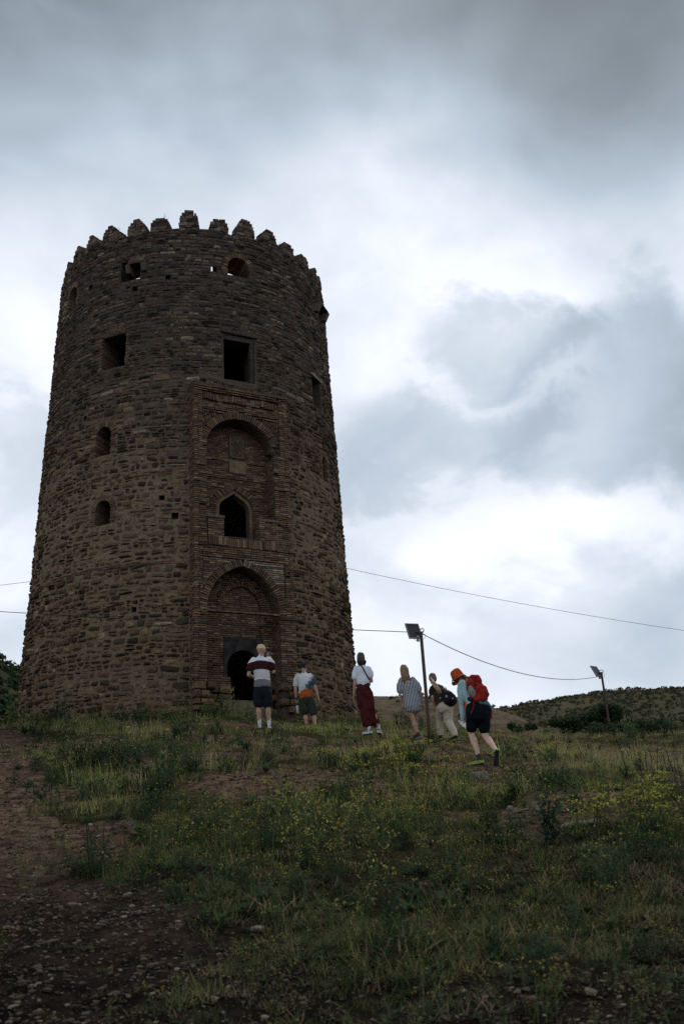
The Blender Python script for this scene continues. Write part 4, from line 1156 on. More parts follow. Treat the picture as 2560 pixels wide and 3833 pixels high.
# ---------- man in a mint and navy shirt with a flask
g = Fig(-1.16, 26.9, 1080, 2460, 8.386); J = g.J
g.root['label'] = 'man in navy cap and pale tie dye shirt with orange jacket round his waist'; g.root['category'] = 'person'
shl, shr = J(250, 610), J(735, 600); hl, hr = J(440, 1370), J(690, 1370); nb = J(485, 490)
hc = J(478, 330, .02); face = Vector((.6, .8, .05)); hg, hu, hf, hlat = head_geo(hc, (-.02, .03, 1), face, 1.0)
ell, wrl = J(215, 985, -.02), J(240, 1320, .05); elr, wrr = J(850, 970, -.05), J(940, 1300, .0)
legs = leg_parts(hl, J(530, 1820, .05), J(565, 2170, .02), 1.02) + leg_parts(hr, J(800, 1830, .0), J(835, 2160, -.16), 1.02)
torso = [limb([J(570, 1370), J(540, 1100), J(505, 800), J(490, 620)], [(.165, .115), (.15, .105), (.185, .12), (.165, .10)], 16, up=X_), limb([J(486, 560), nb, hc-hu*.09], [.075, .058, .053], 12)]
body = torso + hg + legs + arm_parts(shl, ell, wrl) + arm_parts(shr, elr, wrr) + hand(wrl, ell, (.3, 1, 0), (1, 0, 0), 1.05) + hand(wrr, elr, (-.3, 1, 0), (-1, 0, 0), .35)
g.add('body', fuse('body', body, .0055, 3, .5), SKIN)
m, t, b, co = cloth('tie_dye_tee', (.5, .5, .5)); x, y_, z_ = t.sep(co)
nz = t.noise(co, 5.5, 6, .65); ed = t.m('ADD', t.m('MULTIPLY', t.m('SUBTRACT', nz, .5), .42), t.m('SUBTRACT', t.m('ADD', x, .02), t.m('MULTIPLY', t.m('ABSOLUTE', t.m('SUBTRACT', z_, 1.15)), .55)))
base = t.mix(t.mr(z_, 1.05, 1.38), (.33, .40, .39), (.52, .53, .55)); base = t.mix(t.mr(x, -.12, -.28), base, (.38, .45, .43))
base = t.mix(t.mr(ed, -.06, .02), base, t.mix(t.noise(co, 11., 5, .6), (.006, .016, .028), (.05, .11, .14)))
base = t.mix(t.m('MULTIPLY', t.mr(x, .22, .30), t.mr(z_, 1.25, 1.40)), base, (.09, .15, .19))
t.put(b.inputs['Base Color'], base)
shirt = [limb([J(530, 1120), J(520, 1000), J(510, 850), J(495, 720), J(490, 620), J(486, 540), J(485, 500)], [(.185, .140), (.180, .132), (.186, .130), (.205, .135), (.200, .120), (.120, .09), (.068, .064)], 18, up=X_),
         limb([shl+Vector((.05, 0, .02)), lerp(shl, ell, .3), lerp(shl, ell, .68)], [.072, .078, .076]), limb([shr+Vector((-.05, 0, .02)), lerp(shr, elr, .3), lerp(shr, elr, .60)], [.072, .080, .080])]
g.add('shirt', fuse('shirt', shirt, .009, 4, 1., (.015, 8., .55)), m)
g.add('tied_jacket', fuse('tied_jacket', [limb([J(548, 1080), J(552, 1160), J(548, 1235)], [(.182, .143), (.194, .152), (.200, .158)], 18, up=Vector((1, 0, .10)))], .008, 2, 1., (.009, 6., 3.)), cloth('orange_jacket', (.30, .07, .02))[0])
g.add('shorts', fuse('shorts', [limb([J(555, 1190), J(570, 1370)], [(.180, .135), (.198, .150)], 16, up=X_), limb([hl, lerp(hl, J(530, 1820, .05), .72)], [.118, .122]), limb([hr, lerp(hr, J(800, 1830), .78)], [.118, .118])], .010, 4, 1., (.009, 7., .6)), cloth('olive_shorts', (.028, .034, .024))[0])
NAVY = cloth('navy_cap', (.012, .018, .032))[0]
cp = g.add('cap', fuse('cap', [shell(hc, hu, hf, hlat, [(a_+.004, b_+.004, c_+.004, d_) for a_, b_, c_, d_ in TOPS]+[(.01, .086, .105, -.014), (-.03, .080, .098, -.02)])], .008, 2), NAVY)
child('brim', fuse('brim', [limb([hc+hu*.045+hf*.085, hc+hu*.042+hf*.14, hc+hu*.030+hf*.165], [(.066, .007), (.060, .007), (.04, .006)], 12, up=hlat)], .006, 2), cloth('grey_brim', (.25, .28, .27))[0], cp)
child('front_panel', fuse('front_panel', [limb([hc+hu*.105+hf*.018-hlat*.03, hc+hu*.103+hf*.034, hc+hu*.105+hf*.018+hlat*.03], [.014]*3)], .006, 2), cloth('white_panel', (.6, .6, .6))[0], cp)
mb = eyes(g, hc, hu, hf, hlat, 1., None); g.add('eyes', mb.mesh('eyes'), bpy.data.materials['dark_eye'])
wb = lerp(ell, wrl, .93); dd = (wrl-ell).normalized(); g.add('watch', fuse('watch', [limb([wb-dd*.012, wb+dd*.012], [.034, .034])], .006, 1), simple_mat('watch_black', (.01, .01, .012), .5, .3))
shoes(g, [(J(565, 2180, .02), J(555, 2180, .22), Zv), (J(835, 2170, -.16), J(845, 2190, .02), Vector((0, -.3, 1)))], cloth('dark_boot', (.030, .034, .036))[0], simple_mat('grey_sole', (.10, .10, .09)))
def flask(p, q):
    r = empty('drinking_flask', p); tag(r, 'black and silver flask hanging from the hand of the man in tie dye shirt', 'flask')
    d = Vector(q); mb = MB(); mb.tube([d*.28, d*.36, d*.95, d], [.034, .037, .037, .030], 14); child('bottle', mb.mesh('bottle', True), simple_mat('steel', (.33, .33, .35), .35, .5, .15, metal=.6), r)
    mb = MB(); mb.tube([d*.0, d*.05, d*.24, d*.30], [.022, .030, .036, .036], 14); child('lid', mb.mesh('lid', True), simple_mat('flask_black', (.012, .014, .016), .5, .3), r)
flask(Vector(g.root.location)+wrl+Vector((.015, .02, -.07)), J(282, 1760, .05)-wrl-Vector((.0, .0, -.05)))

# ---------- woman in a white tee and maroon culottes
g = Fig(.40, 22.20, 1300, 2420, 6.707); J = g.J
g.root['label'] = 'woman with dark shoulder length hair in white tee and wide maroon trousers'; g.root['category'] = 'person'
shl, shr = J(195, 560), J(555, 560); hl, hr = J(330, 1170), J(500, 1170); nb = J(350, 470)
hc = J(335, 290, .02); face = Vector((-.15, 1, .12)); hg, hu, hf, hlat = head_geo(hc, (.0, -.03, 1), face, .96)
ell, wrl = J(182, 950, -.03), J(160, 1250, .03); elr, wrr = J(610, 880, -.02), J(540, 760, .22)
ankl, ankr = J(548, 2075), J(785, 2060, .12)
legs = leg_parts(hl, J(420, 1640), ankl, .92) + leg_parts(hr, J(640, 1620, .06), ankr, .92)
torso = [limb([J(415, 1170), J(390, 930), J(370, 720), J(365, 590)], [(.155, .11), (.125, .095), (.15, .105), (.14, .09)], 16, up=X_), limb([J(358, 540), nb, hc-hu*.085], [.060, .046, .044], 12)]
body = torso + hg + legs + arm_parts(shl, ell, wrl, .82) + arm_parts(shr, elr, wrr, .82) + hand(wrl, ell, (.2, 1, 0), (1, 0, 0), .4, s=.9) + hand(wrr, elr, (-1, 0, .3), (0, .3, 1), .8, s=.9)
g.add('body', fuse('body', body, .0055, 3, .5), SKIN)
m, t, b, co = cloth('white_tee', (.62, .66, .72), var=.08)
shirt = [limb([J(388, 935), J(390, 900), J(385, 780), J(372, 640), J(365, 570), J(358, 510), J(352, 478)], [(.150, .118), (.158, .125), (.148, .115), (.160, .112), (.165, .10), (.10, .075), (.058, .054)], 18, up=X_),
         limb([shl+Vector((.04, 0, .015)), lerp(shl, ell, .3), lerp(shl, ell, .54)], [.062, .070, .070]), limb([shr+Vector((-.04, 0, .015)), lerp(shr, elr, .3), lerp(shr, elr, .55)], [.062, .070, .070])]
g.add('shirt', fuse('shirt', shirt, .008, 4, 1., (.014, 8., .6)), m)
trs = [limb([J(388, 955), J(405, 1080), J(420, 1200)], [(.140, .112), (.165, .130), (.185, .140)], 18, up=X_),
       limb([J(355, 1180), lerp(hl, J(420, 1640), .6), J(450, 1650), J(505, 1930)], [(.125, .125), (.118, .115), (.110, .105), (.112, .10)], 14),
       limb([J(500, 1180), J(570, 1500, .04), J(640, 1700, .08), J(700, 1900, .10)], [(.115, .12), (.100, .105), (.092, .10), (.085, .09)], 14)]
g.add('trousers', fuse('trousers', trs, .010, 4, 1., (.026, 8., .2)), cloth('maroon_linen', (.055, .012, .013), var=.4)[0])
hm = hair_mat('dark_brown_hair', (.012, .009, .007), (.038, .026, .018))
hr_ = [shell(hc, hu, hf, hlat, [(a_+.006, b_+.006, c_+.004, d_-.008) for a_, b_, c_, d_ in TOPS]+[(.01, .092, .10, -.022), (-.05, .095, .09, -.032), (-.11, .090, .07, -.045), (-.16, .072, .045, -.06), (-.19, .04, .02, -.07)])]
ho = g.add('hair', fuse('hair', hr_, .008, 2), hm)
mb = MB(); hair_strands(mb, [([hc+hu*(.02-.02*abs(k-5))+hlat*(k-5)*.017-hf*.10, hc-hu*.09+hlat*(k-5)*.019-hf*.105, hc-hu*(.20+random.uniform(-.02, .015))+hlat*(k-5)*.015-hf*.075], .015) for k in range(11)]); child('strand', mb.mesh('strand', True), hm, ho)['kind'] = 'stuff'
mb = eyes(g, hc, hu, hf, hlat, .96, None); g.add('eyes', mb.mesh('eyes'), bpy.data.materials['dark_eye'])
for q in (ankl, ankr): g.add('sock', fuse('sock', [limb([q-Zv*.03, q+Zv*.055], [.042, .040])], .008, 2), bpy.data.materials['white_sock'])
shoes(g, [(ankl-Zv*.0, ankl+Vector((-.13, .12, 0)), Zv), (ankr, ankr+Vector((.06, .2, 0)), Zv)], cloth('blue_grey_trainer', (.16, .18, .22))[0], simple_mat('white_sole2', (.5, .5, .5)), .92)
v, f = tube_geo([J(340, 470, -.055), J(375, 520, -.10), J(430, 620, -.130), J(490, 730, -.130), J(535, 805, -.105), J(560, 860, -.02)], [(.014, .005)]*6, 8, True, up=Vector((1, 0, .8)))
bag = empty('shoulder_bag_strap', Vector(g.root.location)+J(430, 620)); tag(bag, 'black bag strap slung across the white tee of the woman in maroon', 'bag')
child('strap', mesh('strap', [Vector(p)-J(430, 620) for p in v], f), cloth('black_webbing', (.012, .012, .014))[0], bag)
mb = MB(); mb.box(J(550, 900, .13)-J(430, 620), (.05, .12, .14)); child('pouch', mb.mesh('pouch'), bpy.data.materials['black_webbing'], bag)

# ---------- woman in a striped tunic
g = Fig(1.40, 22.12, 1460, 2460, 5.6); J = g.J
g.root['label'] = 'woman with long fair hair in a black and white striped tunic'; g.root['category'] = 'person'
shl, shr = J(205, 490), J(510, 480); hl, hr = J(400, 1000), J(530, 1000, .03); nb = J(310, 410)
hc = J(285, 275, .03); face = Vector((-.1, 1, .15)); hg, hu, hf, hlat = head_geo(hc, (-.02, .02, 1), face, .96)
ell, wrl = J(205, 780, -.02), J(252, 1010, .05); elr, wrr = J(625, 740, -.02), J(660, 930, .06)
ankl, ankr = J(580, 1620, -.05), J(525, 1640, .22)
legs = leg_parts(hl, J(490, 1350, .02), ankl, .90) + leg_parts(hr, J(535, 1350, .16), ankr, .90)
torso = [limb([J(465, 1000), J(410, 760), J(370, 600), J(345, 510)], [(.155, .11), (.13, .095), (.15, .105), (.14, .09)], 16, up=X_), limb([J(330, 460), nb, hc-hu*.085], [.060, .046, .044], 12)]
body = torso + hg + legs + arm_parts(shl, ell, wrl, .82) + arm_parts(shr, elr, wrr, .82) + hand(wrl, ell, (.6, 1, 0), (1, 0, 0), .5, s=.92) + hand(wrr, elr, (-.3, 1, 0), (-1, 0, 0), .5, s=.92)
g.add('body', fuse('body', body, .0055, 3, .5), SKIN)
m, t, b, co = cloth('striped_cotton', (.5, .5, .5)); x, y_, z_ = t.sep(co)
xx = t.m('ADD', t.m('ADD', x, t.m('MULTIPLY', z_, .03)), t.m('MULTIPLY', t.m('SUBTRACT', t.noise(co, 4., 2, .5), .5), .008))
sn = t.m('SINE', t.m('MULTIPLY', xx, 2*math.pi/.034))
t.put(b.inputs['Base Color'], t.mix(t.mr(sn, -.2, .2), (.035, .040, .050), (.42, .44, .47)))
tun = [limb([J(478, 1040), J(462, 920), J(420, 770), J(385, 640), J(355, 540), J(335, 470), J(318, 425)], [(.205, .160), (.200, .155), (.178, .132), (.178, .125), (.172, .108), (.10, .075), (.056, .054)], 18, up=X_),
       limb([shl+Vector((.04, 0, .015)), lerp(shl, ell, .35), lerp(shl, ell, .72)], [.066, .080, .084]), limb([shr+Vector((-.04, 0, .015)), lerp(shr, elr, .35), lerp(shr, elr, .74)], [.066, .080, .084])]
g.add('tunic', fuse('tunic', tun, .008, 4, 1., (.014, 6., .5)), m)
hm2 = hair_mat('fair_hair', (.095, .055, .028), (.30, .19, .105))
ho = g.add('hair', fuse('hair', [shell(hc, hu, hf, hlat, [(a_+.004, b_+.004, c_+.004, d_-.008) for a_, b_, c_, d_ in TOPS]+[(.01, .090, .10, -.022), (-.05, .090, .085, -.036), (-.13, .088, .055, -.062), (-.20, .085, .035, -.085), (-.27, .078, .02, -.10)])], .008, 2), hm2)
mb = MB(); hair_strands(mb, [([hc+hu*.03+hlat*(k-6)*.013-hf*.10, hc-hu*.12+hlat*((k-6)*.014+.0)-hf*.105, hc-hu*(.36+random.uniform(-.04, .03))-hlat*(-.03)+hlat*(k-6)*.013+X_*.04-hf*.125], .013) for k in range(13)]); child('strand', mb.mesh('strand', True), hm2, ho)['kind'] = 'stuff'
mb = eyes(g, hc, hu, hf, hlat, .96, None); g.add('eyes', mb.mesh('eyes'), bpy.data.materials['dark_eye'])
shoes(g, [(ankl, ankl+Vector((-.16, .14, -.05)), Vector((-.25, -.1, 1))), (ankr-Zv*.02, ankr+Vector((-.08, .2, 0)), Zv)], cloth('dark_grey_trainer', (.045, .042, .042))[0], simple_mat('tan_sole', (.20, .17, .13)), .95)

# ---------- woman in a black tee with a long ponytail and a black bag
g = Fig(1.99, 21.85, 1460, 2460, 5.6); J = g.J
g.root['label'] = 'woman with long blonde ponytail in dark tee and cream trousers leaning uphill'; g.root['category'] = 'person'
shl, shr = J(865, 650, .18), J(1090, 660, .24); hl, hr = J(1075, 1040, .02), J(1215, 1040, .0); nb = J(920, 570, .26)
hc = J(885, 455, .30); face = Vector((-.35, 1, -.15)); hg, hu, hf, hlat = head_geo(hc, (-.12, .25, 1), face, .96)
ell, wrl = J(890, 860, .10), J(945, 1045, .20); elr, wrr = J(1275, 900, .2), J(1272, 1080, .16)
ankl, ankr = J(1050, 1640, .30), J(1355, 1650, -.12)
legs = leg_parts(hl, J(1030, 1290, .28), ankl, .90) + leg_parts(hr, J(1215, 1350, .08), ankr, .90)
LATG = Vector((1, -.25, .05)).normalized()
torso = [limb([J(1150, 1040, .0), J(1085, 880, .08), J(1010, 740, .16), J(965, 650, .22)], [(.150, .11), (.13, .10), (.15, .105), (.13, .09)], 16, up=LATG), limb([J(950, 620, .22), nb, hc-hu*.085], [.058, .046, .044], 12)]
body = torso + hg + legs + arm_parts(shl, ell, wrl, .84) + arm_parts(shr, elr, wrr, .84) + hand(wrl, ell, (.6, 1, 0), (1, 0, 0), .45, s=.92) + hand(wrr, elr, (-.8, .6, 0), (0, 1, 0), .25, 2., s=.95)
g.add('body', fuse('body', body, .0055, 3, .5), SKIN)
tee = [limb([J(1120, 985, .02), J(1085, 880, .08), J(1020, 760, .14), J(975, 680, .20), J(950, 625, .22), J(935, 590, .24)], [(.170, .135), (.160, .13), (.165, .125), (.165, .11), (.10, .08), (.055, .054)], 18, up=LATG),
       limb([shl+Vector((.04, 0, .01)), lerp(shl, ell, .3), lerp(shl, ell, .52)], [.062, .074, .074]), limb([shr+Vector((-.04, 0, .01)), lerp(shr, elr, .3), lerp(shr, elr, .55)], [.062, .074, .074])]
g.add('shirt', fuse('shirt', tee, .008, 4, 1., (.009, 7., .6)), cloth('dark_olive_tee', (.030, .026, .020))[0])
cre = [limb([J(1120, 960, .02), J(1150, 1060, .0)], [(.150, .125), (.175, .145)], 16, up=X_),
       limb([J(1080, 1050, .03), J(1035, 1290, .26), J(1045, 1460, .30), J(1050, 1600, .30)], [(.120, .115), (.095, .095), (.078, .078), (.073, .073)], 14),
       limb([J(1205, 1050, .0), J(1215, 1340, .06), J(1280, 1470, -.02), J(1350, 1615, -.10)], [(.125, .125), (.100, .10), (.090, .088), (.078, .078)], 14)]
g.add('trousers', fuse('trousers', cre, .010, 4, 1., (.010, 8., .5)), cloth('cream_cotton', (.40, .36, .28), var=.14)[0])
hm3 = hair_mat('blonde_hair', (.14, .085, .042), (.40, .27, .15))
ho = g.add('hair', fuse('hair', [shell(hc, hu, hf, hlat, [(a_+.003, b_+.003, c_+.003, d_-.008) for a_, b_, c_, d_ in TOPS]+[(.01, .087, .10, -.022), (-.04, .082, .09, -.034), (-.085, .055, .06, -.045)])], .008, 2), hair_mat('ash_hair', (.055, .036, .022), (.13, .085, .05)))
mb = MB(); p0 = J(862, 445, .19); 
hair_strands(mb, [([p0+Vector((random.uniform(-.02, .02), -.0, random.uniform(-.02, .02))), J(905, 530, .10)+Vector(((k-6)*.006, random.uniform(-.02, .02), 0)), J(975, 640, .02)+Vector(((k-6)*.009, random.uniform(-.02, .02), (6-k)*.003)), J(1062+random.uniform(-14, 14), 765+random.uniform(-25, 20), -.03)+Vector(((k-6)*.007, 0, 0))], .017) for k in range(13)], 6)
child('ponytail', mb.mesh('ponytail', True), hm3, ho)
mb = eyes(g, hc, hu, hf, hlat, .96, None); g.add('eyes', mb.mesh('eyes'), bpy.data.materials['dark_eye'])
shoes(g, [(ankl-Zv*.01, ankl+Vector((-.02, .2, 0)), Zv), (ankr, ankr+Vector((-.18, .12, -.03)), Vector((-.1, -.2, 1)))], cloth('black_trainer', (.014, .014, .016))[0], simple_mat('yellow_edge_sole', (.12, .13, .03)), .95)
bagr = empty('slouchy_backpack', Vector(g.root.location)+J(1240, 850, -.17)); tag(bagr, 'black slouchy backpack on the back of the woman with blonde ponytail', 'backpack')
o0 = J(1240, 850, -.17); LB = cloth('black_leather', (.008, .010, .014)); BLK = LB[0]; LB[2].inputs['Roughness'].default_value = .5
bg_ = [limb([J(1120, 690, -.06)-o0, J(1180, 780, -.13)-o0, J(1245, 880, -.15)-o0, J(1300, 940, -.12)-o0], [(.05, .04), (.125, .075), (.160, .10), (.13, .085)], 16, up=Vector((1, 0, .5)).normalized())]
child('bag_body', fuse('bag_body', bg_, .009, 4, 1., (.012, 6., 1.)), BLK, bagr)
v, f = tube_geo([J(1105, 640, .05)-o0, J(1100, 700, -.05)-o0, J(1095, 780, -.06)-o0, J(1060, 870, -.02)-o0, J(1050, 950, .02)-o0], [(.013, .005)]*5, 8, True, up=X_); child('strap', mesh('strap', v, f), BLK, bagr)
v, f = tube_geo([J(1130, 640, .0)-o0, J(1165, 640, -.03)-o0, J(1180, 690, -.06)-o0], [(.010, .005)]*3, 8, True, up=X_); child('top_loop', mesh('top_loop', v, f), BLK, bagr)
STEEL = simple_mat('buckle_steel', (.55, .55, .55), .35, .5, .1, metal=.5)
for q in (J(1055, 865, -.06), J(1175, 822, -.235), J(1300, 860, -.235)):
    mb = MB(); mb.tube([q-o0+Vector((.018*math.cos(k*math.pi/4), 0, .022*math.sin(k*math.pi/4))) for k in range(9)], .0045, 6); child('buckle', mb.mesh('buckle'), STEEL, bagr)

# ---------- hiker with an orange bucket hat and a red backpack, in front
g = Fig(2.08, 16.29, 1660, 2480, 5.592); J = g.J
g.root['label'] = 'hiker in orange bucket hat, mint long sleeves and black shorts bending uphill'; g.root['category'] = 'person'
shl, shr = J(345, 470, .28), J(560, 470, .42); hl, hr = J(605, 960, .02), J(840, 960, .0); nb = J(375, 400, .42)
hc = J(300, 330, .50); face = Vector((-.75, .7, -.35)); hg, hu, hf, hlat = head_geo(hc, (-.35, .25, .85), face, .96)
ell, wrl = J(375, 820, .22), J(405, 1190, .18); elr, wrr = J(640, 760, .5), J(600, 1050, .5)
ankl, ankr = J(735, 1990, .10), J(1125, 1880, -.22)
legs = leg_parts(hl, J(580, 1490, .16), ankl, .92, .090, .060) + leg_parts(hr, J(850, 1510, .12), ankr, .92, .090, .060)
LATP = Vector((1, .35, .0)).normalized()
torso = [limb([J(720, 960, .0), J(640, 800, .12), J(530, 620, .26), J(450, 500, .34)], [(.165, .12), (.135, .105), (.155, .11), (.135, .09)], 16, up=LATP), limb([J(430, 470, .36), nb, hc-hu*.085], [.060, .047, .045], 12)]
body = torso + hg + legs + arm_parts(shl, ell, wrl, .86) + arm_parts(shr, elr, wrr, .86) + hand(wrl, ell, (.2, 1, 0), (1, 0, 0), 1.0, s=.95) + hand(wrr, elr, (-.2, 1, 0), (-1, 0, 0), .6, s=.95)
g.add('body', fuse('body', body, .0055, 3, .5), SKIN_PALE)
MINT = cloth('mint_jersey', (.26, .40, .41), var=.15)[0]
top = [limb([J(690, 900, .03), J(640, 800, .12), J(530, 620, .26), J(455, 510, .33), J(420, 460, .37), J(390, 425, .40)], [(.160, .125), (.150, .12), (.168, .122), (.160, .108), (.10, .08), (.056, .055)], 18, up=LATP),
       limb([shl+Vector((.03, .0, .01)), lerp(shl, ell, .4), ell, lerp(ell, wrl, .5), lerp(ell, wrl, .98)], [.060, .060, .053, .045, .040]), limb([shr, lerp(shr, elr, .4), elr, lerp(elr, wrr, .9)], [.060, .060, .052, .038])]
g.add('top', fuse('top', top, .008, 4, 1., (.008, 8., .6)), MINT)
sh_ = [limb([J(700, 880, .03), J(722, 990, .0), J(722, 1080, .0)], [(.165, .135), (.190, .155), (.188, .150)], 18, up=X_), limb([hl, lerp(hl, J(580, 1490, .16), .75)], [.115, .098]), limb([hr, lerp(hr, J(850, 1510, .12), .75)], [.115, .100])]
g.add('shorts', fuse('shorts', sh_, .009, 4, 1., (.005, 8., .6)), cloth('black_stretch', (.006, .008, .012))[0])
g.add('waist_jacket', fuse('waist_jacket', [limb([J(490, 800, .20), J(505, 860, .10), J(490, 960, .08)], [(.045, .05), (.05, .045), (.03, .03)], 12), limb([J(330, 850, .30), J(325, 900, .28)], [.03, .03])], .008, 3, 1., (.006, 9., 1.)), cloth('bright_orange', (.45, .085, .022))[0])
ORG = cloth('orange_felt', (.36, .062, .020), var=.25)[0]
ht = [shell(hc, hu, hf, hlat, [(.148, .050, .060, -.01), (.146, .070, .082, -.01), (.138, .079, .092, -.01), (.09, .087, .102, -.01), (.04, .094, .109, -.01), (.0, .099, .113, -.01)])]
hat = g.add('bucket_hat', fuse('bucket_hat', ht, .008, 2, 1., (.004, 9., 1.)), ORG)
vb = []; NB = 28
for (q, rr_, th_) in ((.012, (.099, .113), 0), (-.035, (.128, .145), 0), (-.043, (.128, .145), 0), (.004, (.094, .108), 0)):
    for k in range(NB):
        a = 2*math.pi*k/NB; vb.append(hc+hu*(q+.006*math.sin(3*a))+hlat*(math.cos(a)*rr_[0])+hf*(math.sin(a)*rr_[1]))
fb_ = [(l*NB+k, l*NB+(k+1) % NB, ((l+1) % 4)*NB+(k+1) % NB, ((l+1) % 4)*NB+k) for l in range(4) for k in range(NB)]
child('brim', mesh('brim', vb, fb_, True), ORG, hat)
hm4 = hair_mat('auburn_hair', (.035, .014, .008), (.10, .045, .025))
ho = g.add('hair', fuse('hair', [limb([hc-hu*.01-hf*.01, hc-hu*.07-hf*.03], [(.084, .096), (.07, .08)], 14, up=hlat)], .008, 2), hm4)
mb = MB(); hair_strands(mb, [([hc-hu*.03-hf*.08, J(420, 320, .40)+Vector((0, 0, random.uniform(-.02, .02))), J(505+random.uniform(-20, 20), 300+random.uniform(-15, 20), .32)], .016) for k in range(9)]); child('ponytail', mb.mesh('ponytail', True), hm4, ho)
mb = eyes(g, hc, hu, hf, hlat, .96, None); g.add('eyes', mb.mesh('eyes'), bpy.data.materials['dark_eye'])
shoes(g, [(ankl+Zv*.01, ankl+Vector((-.15, .12, .0)), Zv), (ankr+Vector((0, 0, -.01)), ankr+Vector((-.02, .08, -.19)), Vector((.25, .9, .35)))], cloth('brown_grey_trainer', (.055, .046, .046))[0], simple_mat('lime_sole', (.22, .30, .07), .8, .2, .2, 60), 1.0)
# red hiking backpack, its own thing
o0 = J(660, 560, .10); pk = empty('hiking_backpack', Vector(g.root.location)+o0); tag(pk, 'red and grey hiking backpack with straps on the back of the hiker', 'backpack')
Q = lambda zx, zy, y: J(zx, zy, y)-o0
RED = cloth('red_nylon', (.20, .018, .014), var=.5)[0]; GREY = cloth('grey_nylon', (.16, .15, .165))[0]; DKR = cloth('dark_red_nylon', (.20, .018, .016), var=.25)[0]
axis = Vector((1, .3, .25)).normalized()
child('main_compartment', fuse('main_compartment', [limb([Q(755, 760, -.05), Q(720, 660, .02), Q(660, 520, .12), Q(610, 410, .20)], [(.140, .105), (.155, .12), (.150, .12), (.12, .10)], 18, up=axis)], .009, 4, 1., (.012, 8., 1.)), RED, pk)
child('lid', fuse('lid', [limb([Q(520, 390, .26), Q(600, 360, .20), Q(690, 360, .12), Q(740, 410, .06)], [(.06, .06), (.075, .085), (.07, .085), (.05, .06)], 14)], .009, 3, 1., (.010, 9., 1.)), RED, pk)
child('side_pocket', fuse('side_pocket', [limb([Q(570, 560, .02), Q(610, 640, -.05), Q(640, 700, -.08)], [(.055, .06), (.075, .06), (.05, .05)], 12)], .008, 3, 1., (.006, 9., 1.)), GREY, pk)
child('front_pocket', fuse('front_pocket', [limb([Q(830, 560, -.02), Q(840, 660, -.08), Q(815, 750, -.11)], [(.07, .07), (.09, .075), (.07, .06)], 12)], .008, 3, 1., (.008, 9., 1.)), DKR, pk)
child('hip_pocket', fuse('hip_pocket', [limb([Q(545, 770, .02), Q(600, 790, -.06)], [.045, .04])], .008, 2), BLK, pk)
def strap(name, pts, w, mat): 
    v, f = tube_geo(pts, [(w, .004)]*len(pts), 8, True, up=Vector((.6, -.3, .7))); child(name, mesh(name, v, f), mat, pk)
strap('hip_belt', [Q(560, 790, .06), Q(700, 830, -.14), Q(840, 800, -.12), Q(890, 770, .0)], .022, BLK)
strap('shoulder_strap', [Q(470, 430, .30), Q(440, 520, .25), Q(450, 640, .18), Q(520, 650, .10)], .02, RED)
strap('compression_strap', [Q(520, 480, .14), Q(640, 470, .0), Q(760, 520, -.05)], .010, RED)
strap('hanging_strap', [Q(620, 820, -.16), Q(632, 900, -.18), Q(610, 980, -.18), Q(570, 1075, -.17)], .010, DKR)
strap('grab_loop', [Q(905, 600, -.06), Q(950, 660, -.06), Q(935, 720, -.08)], .008, GREY)
strap('tool_loop', [Q(890, 760, -.06), Q(925, 740, -.06), Q(915, 790, -.06), Q(880, 800, -.08)], .008, GREY)
for q in (Q(668, 470, -.03), Q(848, 520, -.07), Q(825, 590, -.11), Q(600, 780, -.11)):
    mb = MB(); mb.box(q, (.032, .02, .026)); child('buckle', mb.mesh('buckle'), BLK, pk)
child('cord', (lambda vf: mesh('cord', *vf))(tube_geo([Q(492, 330, .20), Q(478, 390, .17), Q(490, 450, .14)], .008, 6)), cloth('yellow_cord', (.45, .32, .05))[0], pk)
child('stowed_jacket', fuse('stowed_jacket', [limb([Q(760, 830, -.10), Q(880, 850, -.06), Q(960, 930, .0)], [.035, .05, .04])], .008, 3, 1., (.008, 10., 1.)), cloth('teal_fleece', (.06, .20, .22))[0], pk)
child('stowed_layer', fuse('stowed_layer', [limb([Q(985, 1000, .02), Q(995, 1160, .02)], [.022, .02])], .008, 3, 1., (.008, 10., 1.)), DKR, pk)
# white bottle in her hand
wb = empty('water_bottle', Vector(g.root.location)+wrl+Vector((-.01, -.0, -.075))); tag(wb, 'white drinking bottle in the lowered hand of the hiker in orange hat', 'bottle')
dv = Vector((.115, -.06, -.105)); WHT = simple_mat('white_plastic', (.62, .62, .64), .4, .4, .06)
mb = MB(); mb.tube([-dv*.25, dv*.05, dv*.15, dv*.9, dv], [.026, .034, .041, .041, .034], 16); child('bottle', mb.mesh('bottle', True), WHT, wb)
mb = MB(); mb.tube([-dv*.52, -dv*.48, -dv*.24], [.016, .024, .026], 14); child('cap', mb.mesh('cap', True), simple_mat('grey_cap', (.35, .35, .36), .5, .3, .1), wb)
